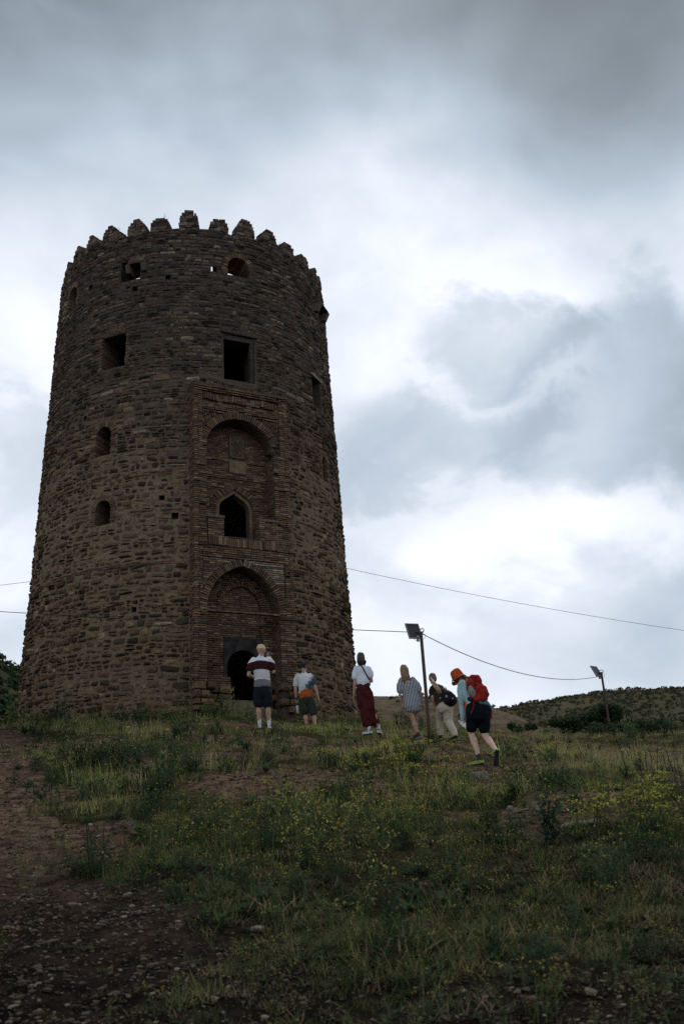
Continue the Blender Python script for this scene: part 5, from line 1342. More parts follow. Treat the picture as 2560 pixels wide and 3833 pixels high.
# ------------------------------------------------------------------ lamp posts and wires
M_POLE, t, b = mat_new('rusty_pole', .75, .3)
co = t.n('ShaderNodeTexCoord').outputs['Object']; nz = t.noise(co, 14., 5, .65); z_ = t.sep(co)[2]
c = t.mix(t.mr(nz, .4, .65), (.036, .034, .032), (.075, .034, .022)); c = t.mix(t.mr(z_, 1.2, .2), c, (.085, .035, .022))
t.put(b.inputs['Base Color'], c); bump(t, b, nz, .4, .006)
M_FRAME = simple_mat('panel_frame', (.16, .16, .17), .5, .4, .2); M_BACK = simple_mat('panel_back', (.022, .024, .030), .5, .3, .3); M_BOX = simple_mat('lamp_box', (.20, .19, .19), .5, .4, .2); M_WIRE = simple_mat('wire_black', (.02, .022, .024), .6, .3)
def solar_lamp(x, y, h, lean, yaw, label, full=True):
    r = empty('solar_lamp_post', (x, y, gz(x, y)-.05)); tag(r, label, 'lamp post', 'solar lamp posts')
    top = Vector((lean*h, 0, h))
    mb = MB(); mb.tube([(0, 0, -.2), top*.3, top*.6, top], .036, 12); child('pole', mb.mesh('pole', True), M_POLE, r)
    # panel: tilted board in a metal frame, carried on a bracket; seen from behind and below
    Mz = Matrix.Rotation(yaw, 3, 'Z') @ Matrix.Rotation(R(62), 3, 'X')
    pc = top + Mz @ Vector((0, 0, .0)) + Matrix.Rotation(yaw, 3, 'Z') @ Vector((-.13, .08, .03))
    w, hh = .29, .40
    mb = MB(); mb.box(pc, (w, hh, .012), Mz); pn = child('solar_panel', mb.mesh('solar_panel'), M_BACK, r)
    mb = MB()
    for sx in (-1, 1): mb.box(pc+Mz @ Vector((sx*(w/2), 0, -.006)), (.02, hh+.02, .034), Mz)
    for sy in (-1, 1): mb.box(pc+Mz @ Vector((0, sy*(hh/2), -.006)), (w-.02, .02, .032), Mz)
    child('panel_frame', mb.mesh('panel_frame'), M_FRAME, pn)
    mb = MB(); mb.tube([top+Vector((0, 0, -.05)), lerp(top, pc, .55)+Vector((0, 0, -.02)), pc+Mz @ Vector((.02, -.06, -.03))], .014, 8); mb.tube([top+Vector((0, 0, -.08)), top+Vector((.07, 0, .03)), top+Vector((.05, .03, .075)), pc+Mz @ Vector((.12, .06, -.03))], .011, 8); mb.box(pc+Mz @ Vector((0, -.03, -.02)), (w*.9, .03, .02), Mz)
    child('bracket', mb.mesh('bracket'), M_POLE, r)
    mb = MB(); mb.box(top+Vector((-.075, -.02, -.155)), (.06, .07, .12)); lb = child('lamp_housing', mb.mesh('lamp_housing'), M_BOX, r)
    mb = MB(); mb.tube([top+Vector((-.075, -.056, -.15)), top+Vector((-.075, -.068, -.15))], .016, 10); child('lens', mb.mesh('lens'), M_BACK, lb)
    mb = MB(); mb.tube([pc+Mz @ Vector((-.05, -hh/2, -.02)), pc+Mz @ Vector((0, -hh/2-.03, -.05)), pc+Mz @ Vector((.06, -hh/2, -.02))], .004, 6); mb.tube([top+Vector((.03, 0, -.03)), top+Vector((.09, 0, -.07)), top+Vector((.08, 0, -.15)), top+Vector((.03, 0, -.17))], .004, 6); child('loose_cable', mb.mesh('loose_cable'), M_WIRE, r)
    return Vector(r.location)+top
T1 = solar_lamp(1.60, 21.12, 2.42, -.010, R(18), 'rusty pole with tilted solar panel lamp between the two fair haired women')
T2 = solar_lamp(8.10, 31.95, 2.12, -.015, R(38), 'distant thin pole with solar panel lamp among the bushes')
def wire(p0, p1, sag, rad, label, n=24):
    p0, p1 = Vector(p0), Vector(p1); pts = []
    for k in range(n+1):
        f_ = k/n; q = lerp(p0, p1, f_); q.z -= sag*4*f_*(1-f_); pts.append(q)
    mb = MB(); c = pts[0]; mb.tube([q-c for q in pts], rad, 6)
    o = bpy.data.objects.new('overhead_wire', mb.mesh('overhead_wire')); COL.objects.link(o); o.location = c; o.data.materials.append(M_WIRE)
    return tag(o, label, 'wire', 'overhead wires')
wire((-32.0, 25.8, 10.45), T1+Vector((-.01, 0, -.02)), .35, .008, 'black wire crossing the front of the tower to the nearer lamp post')
wire(T1+Vector((.01, 0, -.04)), T2+Vector((-.01, 0, -.12)), .45, .009, 'black wire sagging between the two solar lamp posts')
# a far wire carried past the back of the tower
def poly_wire(pts, rad, label):
    c = Vector(pts[0]); mb = MB(); P = []
    for (a, b_, sg) in zip(pts, pts[1:], (.5, 1.0)):
        for k in range(17):
            q = lerp(a, b_, k/16); q.z -= sg*4*(k/16)*(1-k/16); P.append(q)
    mb.tube([q-c for q in P], rad, 6); o = bpy.data.objects.new('overhead_wire', mb.mesh('overhead_wire')); COL.objects.link(o); o.location = c; o.data.materials.append(M_WIRE); tag(o, label, 'wire', 'overhead wires')
poly_wire([(-31.5, 62., 18.6), (-6.3, 60., 20.3), (42., 70., 12.6)], .013, 'thin wire high in the sky passing behind the tower')
# ------------------------------------------------------------------ vegetation, stones
def leaf_mat(name, c1, c2, c3=None, rough=.7, inst=True, trans=.40):
    m, t, b = mat_new(name, rough, .04)
    rnd = t.n('ShaderNodeObjectInfo').outputs['Random'] if inst else t.n('ShaderNodeAttribute', attribute_name='rnd').outputs['Fac']
    st = ((0., c1), (.55, c2), (1., c3 or c2)); c = t.ramp(rnd, st)
    if not inst: pass
    else:
        rv = t.n('ShaderNodeAttribute', attribute_name='rnd').outputs['Fac']; c = t.mix(t.m('MULTIPLY', rv, .30), c, tuple(q*.45 for q in c1))
    t.put(b.inputs['Base Color'], c)
    tr = t.n('ShaderNodeBsdfTranslucent'); t.put(tr.inputs[0], c)
    mx = t.n('ShaderNodeMixShader'); mx.inputs[0].default_value = trans
    t.nt.links.new(b.outputs[0], mx.inputs[1]); t.nt.links.new(tr.outputs[0], mx.inputs[2])
    t.nt.links.new(mx.outputs[0], t.nt.nodes['Material Output'].inputs[0]); return m
M_GREEN = leaf_mat('grass_green', (.044, .068, .020), (.080, .110, .034), (.12, .14, .052))
M_DRY = leaf_mat('grass_dry', (.13, .095, .052), (.20, .150, .085), (.28, .22, .135))
M_OLIVE = leaf_mat('herb_olive', (.030, .048, .022), (.056, .076, .034), (.085, .10, .052))
M_DARK = leaf_mat('herb_dark', (.020, .040, .020), (.040, .068, .032), (.064, .094, .046))
M_YEL = leaf_mat('flower_yellow', (.26, .22, .04), (.34, .30, .07), (.42, .38, .13))
M_LIME = leaf_mat('flower_lime', (.18, .19, .03), (.26, .255, .05), (.34, .32, .075))
M_ORANGE = leaf_mat('flower_orange', (.48, .20, .015), (.55, .27, .02))
M_BROWN = leaf_mat('seed_brown', (.075, .042, .024), (.12, .072, .042), (.16, .10, .06))
M_GREEN_LIT = leaf_mat('grass_green_lit', (.140, .175, .042), (.215, .245, .070), (.290, .295, .110))  # this and the next two: brighter leaf copies, upslope light put into colour
M_STRAW_LIT = leaf_mat('grass_straw_lit', (.22, .165, .090), (.32, .245, .140), (.42, .335, .205))
M_HERB_LIT = leaf_mat('herb_lit', (.105, .145, .048), (.165, .205, .074), (.22, .25, .105))
def blade(mb, base, d, length, width, bend, mi, seg=3):
    d = Vector(d).normalized(); side = d.cross(Vector((0, 0, 1))); side = side.normalized() if side.length > 1e-4 else X_
    out = Vector((d.x, d.y, 0)); v = []; r_ = random.random()
    for i in range(seg):
        f_ = i/seg; p = Vector(base)+d*(length*f_)+out*(bend*length*f_*f_)-Zv*(bend*length*.35*f_*f_); w = width*(1-f_*.6)
        v += [p-side*w/2, p+side*w/2]
    v.append(Vector(base)+d*length+out*(bend*length)-Zv*(bend*length*.35))
    f = [(2*i, 2*i+1, 2*i+3, 2*i+2) for i in range(seg-1)] + [(2*seg-2, 2*seg-1, 2*seg)]
    mb.add(v, f, r_); mb.mi += [mi]*len(f)
class VB(MB):
    def __init__(s): super().__init__(); s.mi = []
    def quad(s, c, n, sz, mi, rnd=None, asp=1.):
        n = Vector(n).normalized(); a = n.orthogonal().normalized(); a = Matrix.Rotation(random.uniform(0, 6.28), 3, n) @ a; b_ = n.cross(a)
        c = Vector(c); s.add([c-a*sz, c-b_*sz*asp*.6, c+a*sz, c+b_*sz*asp*.6], [(0, 1, 2, 3)], rnd); s.mi.append(mi)
    def build(s, name, mats):
        me = s.mesh(name)
        for m in mats: me.materials.append(m)
        me.polygons.foreach_set('material_index', s.mi); return me
def rdir(tilt): 
    a = random.uniform(0, 2*math.pi); t_ = tilt*math.sqrt(random.random()); return Vector((math.cos(a)*math.sin(t_), math.sin(a)*math.sin(t_), math.cos(t_)))
def tuft(n, h, w, mats, tilt=.7, spread=.10, mixp=.2):
    mb = VB()
    for k in range(n):
        mi = 0 if random.random() > mixp else 1
        blade(mb, (random.gauss(0, spread), random.gauss(0, spread), -.01), rdir(tilt), h*random.uniform(.45, 1.1), w*random.uniform(.7, 1.3), random.uniform(0, .5), mi)
    return mb.build('grass_tuft', mats)
def stem_plant(nst, h, leafm, flm, stm, nl=10, nf=5, fsz=.011, spread=.06, lsz=.022, tilt=.45, umbel=False):
    mb = VB()
    for k in range(nst):
        b_ = Vector((random.gauss(0, spread), random.gauss(0, spread), 0)); d = rdir(tilt); L = h*random.uniform(.6, 1.1)
        blade(mb, b_, d, L, .005+.004*h, random.uniform(0, .25), 2, 3)
        for j in range(nl):
            f_ = random.uniform(.05, .8); p = b_+d*L*f_+Vector((random.gauss(0, .02), random.gauss(0, .02), 0)); ld = (rdir(1.4)); blade(mb, p, ld, lsz*random.uniform(1.2, 3.), lsz*random.uniform(.3, .6), .4, 0, 2)
        tip = b_+d*L+Vector((d.x, d.y, 0))*L*.12
        for j in range(nf):
            off = Vector((random.gauss(0, .035 if umbel else .018), random.gauss(0, .035 if umbel else .018), random.gauss(0, .008) if umbel else -random.uniform(0, L*.25)))
            mb.quad(tip+off, rdir(.9), fsz*random.uniform(.7, 1.3), 1); mb.quad(tip+off, rdir(1.5), fsz*random.uniform(.7, 1.2), 1)
    return mb.build('herb', [leafm, flm, stm])
def rosette(n, L, w, m1, tilt=1.35):
    mb = VB()
    for k in range(n): blade(mb, (0, 0, .01), rdir(tilt)+Vector((0, 0, .15)), L*random.uniform(.5, 1.1), w*random.uniform(.7, 1.2), random.uniform(.2, .8), 0, 3)
    return mb.build('leaf_rosette', [m1])
def pebble(seed):
    r = random.Random(seed); bm = bmesh.new(); bmesh.ops.create_icosphere(bm, subdivisions=1, radius=1.)
    for v in bm.verts: v.co *= r.uniform(.7, 1.15); v.co.x *= 1.3; v.co.z *= .55
    me = bpy.data.meshes.new('pebble'); bm.to_mesh(me); bm.free(); return me
M_PEB, t, b = mat_new('pebble_stone', .95, .05)
rnd = t.n('ShaderNodeObjectInfo').outputs['Random']; pos = t.n('ShaderNodeNewGeometry').outputs['Position']
c = t.ramp(rnd, ((0., (.018, .014, .011)), (.45, (.045, .034, .026)), (.75, (.085, .067, .052)), (.93, (.14, .115, .092)), (1., (.24, .21, .175))))
nz = t.noise(pos, 60., 4, .6); t.put(b.inputs['Base Color'], t.mix(t.mr(nz, .4, .7, 0, .5), c, (.03, .024, .018))); bump(t, b, nz, .5, .006)

def scatter(name, protos, pts, scales, label, kindname=None):
    """stuff: one point cloud, each point carrying one of the small plants"""
    col = bpy.data.collections.new(name+'_kinds')
    for i, (me, mat) in enumerate(protos):
        if mat is not None and not me.materials: me.materials.append(mat)
        o = bpy.data.objects.new('%s_%02d' % (name, i), me); col.objects.link(o)
    n = len(pts); me = bpy.data.meshes.new(name); me.vertices.add(n); me.vertices.foreach_set('co', np.asarray(pts, np.float32).ravel())
    def attr(nm, typ, arr, key='value'):
        a = me.attributes.new(nm, typ, 'POINT'); a.data.foreach_set(key, np.asarray(arr).ravel())
    attr('sc', 'FLOAT', np.asarray(scales, np.float32)); attr('pick', 'INT', PICK.astype(np.int32))
    rot = np.zeros((n, 3), np.float32); rot[:, 2] = rng.uniform(0, 6.28, n); rot[:, 0] = rng.normal(0, .10, n); rot[:, 1] = rng.normal(0, .10, n)
    attr('rot', 'FLOAT_VECTOR', rot, 'vector')
    o = bpy.data.objects.new(name, me); COL.objects.link(o)
    ng = bpy.data.node_groups.new(name, 'GeometryNodeTree')
    ng.interface.new_socket('Geometry', in_out='INPUT', socket_type='NodeSocketGeometry'); ng.interface.new_socket('Geometry', in_out='OUTPUT', socket_type='NodeSocketGeometry')
    N = ng.nodes; gi = N.new('NodeGroupInput'); go = N.new('NodeGroupOutput'); ci = N.new('GeometryNodeCollectionInfo'); ci.inputs[0].default_value = col; ci.inputs['Separate Children'].default_value = True; ci.inputs['Reset Children'].default_value = True
    ip = N.new('GeometryNodeInstanceOnPoints'); ip.inputs['Pick Instance'].default_value = True
    def na(nm, typ):
        q = N.new('GeometryNodeInputNamedAttribute'); q.data_type = typ; q.inputs['Name'].default_value = nm; return q.outputs['Attribute']
    er = N.new('FunctionNodeEulerToRotation')
    L = ng.links; L.new(gi.outputs[0], ip.inputs['Points']); L.new(ci.outputs[0], ip.inputs['Instance']); L.new(na('pick', 'INT'), ip.inputs['Instance Index'])
    L.new(na('rot', 'FLOAT_VECTOR'), er.inputs[0]); L.new(er.outputs[0], ip.inputs['Rotation'])
    L.new(na('sc', 'FLOAT'), ip.inputs['Scale']); L.new(ip.outputs[0], go.inputs[0])
    md = o.modifiers.new('scatter', 'NODES'); md.node_group = ng
    tag(o, label, kind='stuff'); return o
def clear_feet(x, y):
    # trodden ground round the walkers and on the way up to them
    m = np.ones(len(x))
    for cx, cy, sx, sy in ((2.05, 15.4, .75, 1.7), (1.9, 21.0, .8, 1.3), (1.35, 21.3, .6, 1.2), (.4, 21.3, .6, 1.1), (-1.95, 21.2, .5, .8), (-1.1, 25.2, .8, 1.6), (-1.0, 23.5, .6, 1.2), (1.9, 18.2, .9, 1.6)):
        m = np.minimum(m, 1-.93*np.exp(-(((x-cx)/sx)**2+((y-cy)/sy)**2)**2))
    return m
def vnoise(x, y, s, seed):
    return .5+.5*(np.sin(x*s+seed)*np.sin(y*s*1.2+seed*1.7)+.6*np.sin(x*s*2.1-y*s*1.3+seed*2.3)*np.sin(y*s*2.6+x*s*.7+seed))/1.6
def sample(n, ymin=3.6, ymax=40.):
    # more plants per square metre close by; wedge of ground the camera sees, with a margin
    u = rng.random(n); y = ymin*(ymax/ymin)**(u**.92); hwid = .46*y+1.4; x = rng.uniform(-1, 1, n)*hwid + .02*y
    ok = np.hypot(x-AX, y-AY) > 5.55
    return x[ok], y[ok]
PATCH_YEL = [(.1, 15.1, .9, .9), (.75, 15.4, .8, .8), (1.05, 13.2, .5, .6), (3.3, 16.8, .8, .7), (-1.0, 20.2, 1.0, .9), (2.9, 10.2, .9, .9), (2.2, 8.9, .7, .6), (-3.6, 24.0, 1.2, 1.0), (-.3, 9.2, 1.5, 1.8), (.6, 11.0, 1.2, 1.6)]
# ---- low grass and herbs
x, y = sample(42000); bm_ = bare_mask(x, y); gn = vnoise(x, y, .9, 1.)
p_ = (1-bm_)**1.3*(.18+1.0*gn**1.4) + .03 + .22*sstep(7.5, 5., y)*vnoise(x, y, 1.7, 9.)
keep = rng.random(len(x)) < p_; x, y, gn = x[keep], y[keep], gn[keep]; z = surf_z(x, y)
dry = vnoise(x, y, .55, 4.)*.7 + .5*np.exp(-((x-2.6)/2.2)**2-((y-17.5)/2.6)**2) + .35*np.exp(-((x+1.5)/2.)**2-((y-17)/3.)**2)+.55*sstep(2., 5., x)*sstep(13, 18, y)+.12
r_ = rng.random(len(x)); PICK = np.where(r_ < np.clip(dry-.25, .04, .75), 4+rng.integers(0, 2, len(x)), rng.integers(0, 4, len(x)))
PICK = np.where((PICK == 4) & (y < 11.), 5, PICK); PICK = np.where((PICK == 3) & (y < 8.), 1, PICK)
up_ = rng.random(len(x)) < sstep(9.5, 15., y+1.2*np.sin(x*1.3)); PICK = np.where(up_, PICK+6, PICK)  # brighter copies upslope, darker ones below: vignetting painted through the plant colours
near_h = np.interp(y, [4, 9, 14, 22, 27, 40], [.55, .75, .95, 1.0, .75, .7])
sc = rng.lognormal(-.1, .38, len(x))*near_h*(.55+.75*gn)*(1-.5*bare_mask(x, y))
protos = [(tuft(20, .17, .007, [M_GREEN, M_DRY], .8, .06), None), (tuft(24, .12, .009, [M_OLIVE, M_GREEN], 1.0, .08), None), (rosette(14, .12, .022, M_OLIVE), None), (tuft(14, .22, .006, [M_GREEN, M_BROWN], .5, .05), None), (tuft(16, .24, .005, [M_DRY, M_BROWN], .6, .06, .3), None), (tuft(22, .13, .006, [M_DRY, M_OLIVE], .9, .08, .3), None),
    (tuft(20, .17, .007, [M_GREEN_LIT, M_STRAW_LIT], .8, .06), None), (tuft(24, .12, .009, [M_HERB_LIT, M_GREEN_LIT], 1.0, .08), None), (rosette(14, .12, .022, M_HERB_LIT), None), (tuft(14, .22, .006, [M_GREEN_LIT, M_DRY], .5, .05), None), (tuft(16, .24, .005, [M_STRAW_LIT, M_DRY], .6, .06, .3), None), (tuft(22, .13, .006, [M_STRAW_LIT, M_HERB_LIT], .9, .08, .3), None)]
sc = sc*(.42+.58*clear_feet(x, y))
scatter('grass', protos, np.stack([x, y, z-.005], -1), sc, 'mixed green and dry grass covering the slope')
# ---- flowering weeds
x, y = sample(15000); bm_ = bare_mask(x, y); pn = np.zeros(len(x))
for cx, cy, sx, sy in PATCH_YEL: pn = np.maximum(pn, np.exp(-((x-cx)/sx)**2-((y-cy)/sy)**2))
rim = np.exp(-((np.hypot(x-AX, y-AY)-6.6)/1.0)**2)*(x < 1)
p_ = clear_feet(x, y)*(1-bm_)*(.05+.50*pn*.75+.22*vnoise(x, y, .8, 2.)**2+.7*rim)+.01
keep = rng.random(len(x)) < p_; x, y, pn, rim = x[keep], y[keep], pn[keep], rim[keep]; z = surf_z(x, y)
lime = pn*sstep(12, 14, y)+pn*(x > 1.9)*.6
r_ = rng.random(len(x)); PICK = np.where(r_ < lime*.8, 3+rng.integers(0, 2, len(x)), np.where(rng.random(len(x)) < .008, 5, rng.integers(0, 3, len(x))))
sc = rng.lognormal(-.05, .3, len(x))*np.interp(y, [4, 8, 14, 22, 40], [.5, .75, .9, 1.05, 1.1])*(.7+.5*np.maximum(pn, rim))*np.where((y > 12.5) & (y < 23) & (x > -3.), .68, 1.)
protos = [(stem_plant(5, .30, M_OLIVE, M_YEL, M_GREEN, 9, 4, .009), None), (stem_plant(4, .40, M_GREEN, M_YEL, M_OLIVE, 8, 5, .010), None), (stem_plant(6, .22, M_DARK, M_YEL, M_OLIVE, 10, 2, .010), None), (stem_plant(7, .34, M_GREEN, M_LIME, M_GREEN, 10, 7, .009, .08, umbel=True), None), (stem_plant(6, .42, M_GREEN, M_LIME, M_OLIVE, 10, 8, .009, .09, umbel=True), None), (stem_plant(2, .22, M_GREEN, M_ORANGE, M_GREEN, 5, 3, .015, .03, umbel=False), None)]
scatter('wildflowers', protos, np.stack([x, y, z], -1), sc, 'small yellow flowering weeds scattered through the grass')
# ---- dark leafy herbs along the foot of the tower and the path edge
x, y = sample(9000); d_ax = np.hypot(x-AX, y-AY); bm_ = bare_mask(x, y)
edge = np.exp(-((bm_-.35)/.22)**2)
p_ = clear_feet(x, y)*(.75*np.exp(-((d_ax-6.1)/.7)**2)*(x < -1.) + .35*edge*(y > 6.5) + .12*(1-bm_)*vnoise(x, y, 1.3, 7.)**2*2 + .5*np.exp(-((x+3.6)/1.0)**2-((y-15.5)/1.6)**2))
keep = rng.random(len(x)) < p_; x, y = x[keep], y[keep]; z = surf_z(x, y); PICK = rng.integers(0, 3, len(x))
sc = rng.lognormal(-.1, .35, len(x))*np.interp(y, [4, 8, 14, 22, 40], [.5, .7, .85, 1.2, 1.3])
protos = [(stem_plant(6, .26, M_DARK, M_OLIVE, M_DARK, 16, 1, .008, .06, .03), None), (rosette(18, .16, .035, M_DARK, 1.2), None), (stem_plant(8, .34, M_DARK, M_YEL, M_DARK, 16, 1, .010, .08, .032), None)]
scatter('leafy_weeds', protos, np.stack([x, y, z], -1), sc, 'dark green leafy weeds at the foot of the tower and along the path')
# ---- loose stones on the bare soil
x, y = sample(150000, 3.4, 26.); bm_ = bare_mask(x, y); keep = rng.random(len(x)) < (.10+.9*bm_)*(.45+.6*vnoise(x, y, 2.3, 3.)); x, y = x[keep], y[keep]; z = surf_z(x, y); PICK = rng.integers(0, 5, len(x))
sc = np.clip(rng.lognormal(-4.95, .55, len(x)), .003, .034)*np.interp(y, [4, 8, 20], [.9, 1.0, 1.7])
scatter('gravel', [(pebble(i), M_PEB) for i in range(5)], np.stack([x, y, z+.002], -1), sc, 'loose pebbles and gravel on the bare soil')

# ---- dry weeds rooted in the parapet and on the portal cornice
pts = []
for thd, zt in MERLON_TOPS:
    for k in range(5): q = TP(thd+random.uniform(-2.2, 2.2), zt-random.uniform(.02, .10), RT(RIM)-random.uniform(.1, .5)); pts.append(q)
for k in range(70): pts.append(TP(random.uniform(-180, 180), RIM+random.uniform(-.02, .03), RT(RIM)-random.uniform(.05, .4)))
for k in range(26): pts.append(PP(random.uniform(-1.5, 1.5), 14.93, random.uniform(-.2, .03)))
for k in range(8): pts.append(PP(random.uniform(-1.0, 1.0), 9.72, random.uniform(-.3, -.05)))
PICK = rng.integers(0, 3, len(pts)); sc = rng.lognormal(-.35, .35, len(pts))
scatter('wall_weeds', [(tuft(14, .15, .008, [M_DRY, M_BROWN], .8, .04, .4), None), (tuft(12, .12, .009, [M_OLIVE, M_DRY], .9, .05, .4), None), (tuft(8, .2, .006, [M_BROWN, M_DRY], .6, .03, .4), None)], np.array([tuple(q) for q in pts]), sc, 'dry weeds rooted on the tower parapet and portal cornice')

# ---- single rocks that can be told apart
M_ROCK, t, b = mat_new('pale_rock', .95, .05)
pos = t.n('ShaderNodeTexCoord').outputs['Object']; nA = t.noise(pos, 6., 5, .65); nB = t.noise(pos, 40., 4, .6)
t.put(b.inputs['Base Color'], t.mix(t.mr(nB, .4, .7), t.mix(t.mr(nA, .35, .65), (.105, .092, .074), (.23, .205, .17)), (.07, .06, .048))); bump(t, b, t.m('ADD', nA, nB), .7, .02)
def rock(x, y, sx, sy, sz_, rz, label, seed, sink=.25):
    r = random.Random(seed); bm = bmesh.new(); bmesh.ops.create_icosphere(bm, subdivisions=3, radius=1.)
    planes = [(Vector((r.gauss(0, 1), r.gauss(0, 1), r.gauss(0, 1))).normalized(), r.uniform(.55, .85)) for _ in range(9)]
    for v in bm.verts:
        for n_, d in planes:
            q = v.co.dot(n_)
            if q > d: v.co -= n_*(q-d)
        v.co += v.co.normalized()*.06*mnoise.noise(v.co*2.2+Vector((seed, 0, 0)))
        v.co = Vector((v.co.x*sx, v.co.y*sy, v.co.z*sz_))
    me = bpy.data.meshes.new('rock'); bm.to_mesh(me); bm.free(); me.materials.append(M_ROCK)
    o = bpy.data.objects.new('rock', me); COL.objects.link(o); o.location = (x, y, float(surf_z(np.array(x), np.array(y)))+sz_*(1-2*sink)*.5); o.rotation_euler = (r.uniform(-.15, .15), r.uniform(-.15, .15), rz)
    tag(o, label, 'rock', 'loose rocks on the slope')
rock(1.62, 13.55, .16, .11, .085, .3, 'flat pale rock on the trail below the hiker', 1)
rock(1.50, 10.15, .072, .05, .065, .9, 'square upright stone block in the grass beside the trail', 2)
rock(1.74, 10.0, .085, .05, .035, .2, 'low flat stone just right of the square stone block', 3)
rock(.19, 5.50, .032, .024, .018, .4, 'small pale stone low in the middle of the gravel', 4)
rock(.03, 5.30, .045, .022, .014, -.1, 'flat pale stone sliver nearest the bottom edge', 5)
rock(-1.60, 7.35, .04, .03, .022, .5, 'pale stone on the dark soil at the left', 6)
rock(1.42, 21.2, .13, .07, .045, .0, 'tan stone at the foot of the nearer lamp post', 7)
rock(2.0, 9.3, .22, .14, .05, .5, 'broad flat slab of rock beside the thistle', 8)
rock(.33, 6.35, .09, .06, .035, .3, 'brown flat stone at the lower edge of the grass', 9)
rock(-.62, 6.35, .06, .045, .022, 1., 'flat stone lying in the lower gravel near the grass', 10)

# ---- plants that stand out
def big_plant(name, x, y, nst, h, leafm, flm, stm, label, cat='plant', nl=40, nf=30, spread=.25, tilt=.55, lsz=.035, fsz=.013, umbel=True, grp=None):
    r = empty(name, (x, y, gz(x, y)-.02)); tag(r, label, cat, grp)
    st, lf, fl = VB(), VB(), VB()
    for k in range(nst):
        b_ = Vector((random.gauss(0, spread), random.gauss(0, spread), 0)); d = rdir(tilt); L = h*random.uniform(.55, 1.1)
        tip = b_+d*L; v, f = tube_geo([b_, b_+d*L*.5, tip], [.006, .0045, .003], 5); st.add(v, f); st.mi += [0]*len(f)
        for j in range(nl):
            f_ = random.random()**.8; p = b_+d*L*f_+Vector((random.gauss(0, .05*h+.015), random.gauss(0, .05*h+.015), random.gauss(0, .02))); blade(lf, p, rdir(1.5), lsz*random.uniform(.7, 1.9), lsz*random.uniform(.25, .5), .4, 0, 2)
        for j in range(nf):
            off = Vector((random.gauss(0, .05), random.gauss(0, .05), random.gauss(0, .015) if umbel else -random.random()*h*.3)); fl.quad(tip+off, rdir(1.), fsz*random.uniform(.7, 1.4), 0)
    child('stems', st.build('stems', [stm]), None, r)['kind'] = 'stuff'; child('leaves', lf.build('leaves', [leafm]), None, r)['kind'] = 'stuff'
    if nf: child('flowers', fl.build('flowers', [flm]), None, r)['kind'] = 'stuff'
    return r
NI = lambda n, a, b_, c: leaf_mat(n, a, b_, c, inst=False)
P_DARK = NI('shrub_leaf_dark', (.014, .030, .014), (.026, .047, .020), (.044, .068, .030)); P_GREEN = NI('plant_leaf', (.045, .070, .022), (.085, .115, .036), (.125, .150, .058)); P_LIME = NI('plant_lime', (.20, .215, .035), (.29, .285, .05), (.39, .37, .08)); P_STEM = NI('plant_stem', (.04, .05, .02), (.06, .07, .03), (.08, .08, .04)); P_TEAL = NI('thistle_leaf', (.028, .048, .034), (.045, .07, .05), (.07, .10, .075)); P_PURP = NI('purple_spike', (.05, .035, .05), (.08, .05, .07), (.10, .07, .08))
big_plant('wild_bush', -3.95, 15.6, 34, .62, P_DARK, P_LIME, P_STEM, 'dark leafy bush at the edge of the gravel path on the left', 'bush', 60, 2, .30, .8, .045)
big_plant('wild_bush', -2.05, 8.3, 9, .50, P_DARK, P_LIME, P_STEM, 'dark spindly bush standing in the left gravel', 'bush', 45, 0, .09, .5, .035)
for q, (x, y, n, h, lab) in enumerate(((.15, 15.0, 22, .36, 'lime yellow flowering clump below the women on the grass'), (.70, 15.2, 26, .38, 'bushy lime yellow flowering clump left of the hiker'), (1.05, 13.1, 13, .36, 'small lime flowering clump nearer than the hiker'), (3.28, 16.8, 16, .32, 'rounded yellow flowering clump right of the hiker'), (-1.0, 20.1, 12, .24, 'small yellow flowering clump below the man in tie dye shirt'), (4.2, 14.6, 12, .36, 'broad yellow green flowering clump in the right meadow'), (2.72, 9.5, 20, .46, 'yellow green flowering clump near the right edge in front'), (2.08, 8.7, 12, .34, 'low green flowering clump beside the flat slab'), (.55, 13.6, 9, .30, 'low lime flowering clump beside the pale rock'))):
    big_plant('flower_clump', x, y, n, h, P_GREEN, P_LIME, P_STEM, lab, 'plant', 34, 30, .20+.006*n, .55, .034, .012, grp='yellow flowering clumps')
r = big_plant('thistle', 1.45, 8.2, 3, .42, P_TEAL, P_LIME, P_STEM, 'spiky blue green thistle plant beside the trail', 'plant', 70, 10, .03, .2, .07)
for q, (x, y, h, lab) in enumerate(((3.55, 12.3, .55, 'purple brown dry flower spikes at the right edge'), (3.85, 12.0, .48, 'second group of purple dry flower spikes further right'))):
    big_plant('dry_spikes', x, y, 9, h, P_PURP, P_PURP, P_PURP, lab, 'plant', 18, 14, .16, .18, .02, .012, False, 'dry flower spikes')

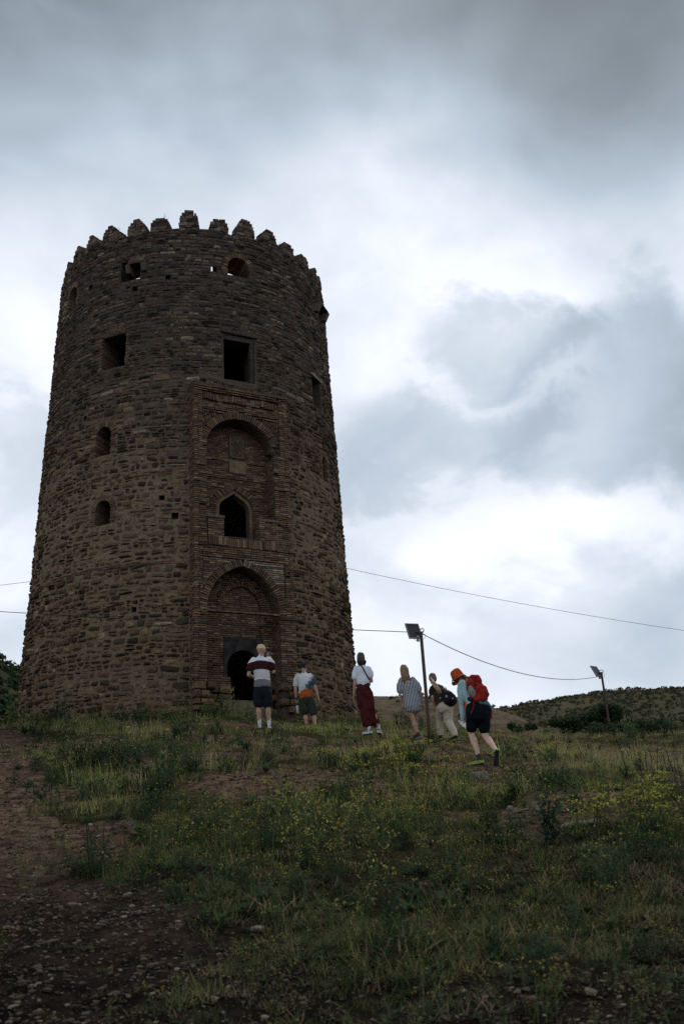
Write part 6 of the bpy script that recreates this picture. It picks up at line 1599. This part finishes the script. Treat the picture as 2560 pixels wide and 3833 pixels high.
def bush(name, x, y, z, rx, rz_, n, label, mat, grp=None, leaf=.07, cat='bush'):
    r = empty(name, (x, y, z)); tag(r, label, cat, grp)
    n = int(n*2.2); rx *= 1.2; rz_ *= 1.15
    lf, st = VB(), VB(); cl = [(random.gauss(0, rx*.5), random.gauss(0, rx*.4), rz_*random.uniform(.3, 1.0), random.uniform(.25, .5)*rx) for _ in range(max(5, n//260))]
    for (cx, cy, cz, cr) in cl:
        v, f = tube_geo([(cx*.2, cy*.2, -.1), (cx*.6, cy*.6, cz*.5), (cx, cy, cz)], [.03*rx, .02*rx, .008*rx], 5); st.add(v, f); st.mi += [0]*len(f)
    for k in range(n):
        cx, cy, cz, cr = random.choice(cl); d = rdir(3.1); q = cr*random.random()**.4
        p = Vector((cx, cy, cz))+Vector((d.x*q, d.y*q, d.z*q*.75)); p.z = max(p.z, .02); lf.quad(p, (d+Vector((0, 0, .4))+rdir(1.)*.8), leaf*random.uniform(.6, 1.3), 0)
    child('trunk', st.build('trunk', [P_STEM]), None, r); child('crown', lf.build('crown', [mat]), None, r)['kind'] = 'stuff'; return r
for x, y, rx, rz_, n, lab in ((8.3, 33.6, .72, 1.0, 2400, 'tallest round dark bush behind the far lamp post'), (7.05, 33.6, .75, .62, 1700, 'dark bush left of the far lamp post'), (9.25, 33.8, .85, .66, 2000, 'dark spreading bush right of the far lamp post'), (10.35, 34.2, .75, .62, 1700, 'dark bush at the right end of the bush row'), (5.9, 34.4, .40, .55, 900, 'small solitary dark bush left of the bush row'), (7.75, 31.2, .55, .42, 1200, 'low green bush in front of the bush row'), (-10.9, 37.5, 1.0, .9, 1400, 'dark bush at the left foot of the tower')):
    bush('round_bush', x, y, gz(x, y)-.05, rx, rz_, n, lab, P_DARK, 'bushes beyond the crest', .05)
# scrub on the far hills: uncountable, one mass per hill
def scrub(name, fn, n, xr, yr, size, label, mat, dens=None, per=12):
    lf = VB()
    for k in range(n):
        x = random.uniform(*xr); y = random.uniform(*yr)
        if dens and random.random() > dens(x, y): continue
        z = float(fn(np.array(x), np.array(y))); s_ = size*random.uniform(.5, 1.4)
        if z < 0: continue
        for j in range(per):
            d = rdir(1.7); lf.quad(Vector((x, y, z+s_*.25))+Vector((d.x*s_*.6, d.y*s_*.6, d.z*s_*.5))*random.uniform(.5, 1), d+rdir(1.)*.5, s_*.32*random.uniform(.6, 1.3), 0)
    o = bpy.data.objects.new(name, lf.build(name, [mat])); COL.objects.link(o); tag(o, label, kind='stuff')
H_DARK = NI('scrub_leaf', (.026, .032, .018), (.044, .047, .026), (.064, .062, .036))
scrub('far_scrub', far_fn, 6000, (15, 130), (165, 245), .62, 'dark scrub dotting the far hill', H_DARK)
scrub('slope_scrub', mid_fn, 420, (-6, 40), (66, 95), .5, 'sparse scrub on the eroded slope', H_DARK, lambda x, y: .25+.5*(math.sin(x*.5)*math.sin(y*.4) > 0))
scrub('wooded_scrub', left_fn, 1500, (-60, -22), (70, 112), .95, 'dense scrub on the wooded hill at left', P_DARK, None, 16)
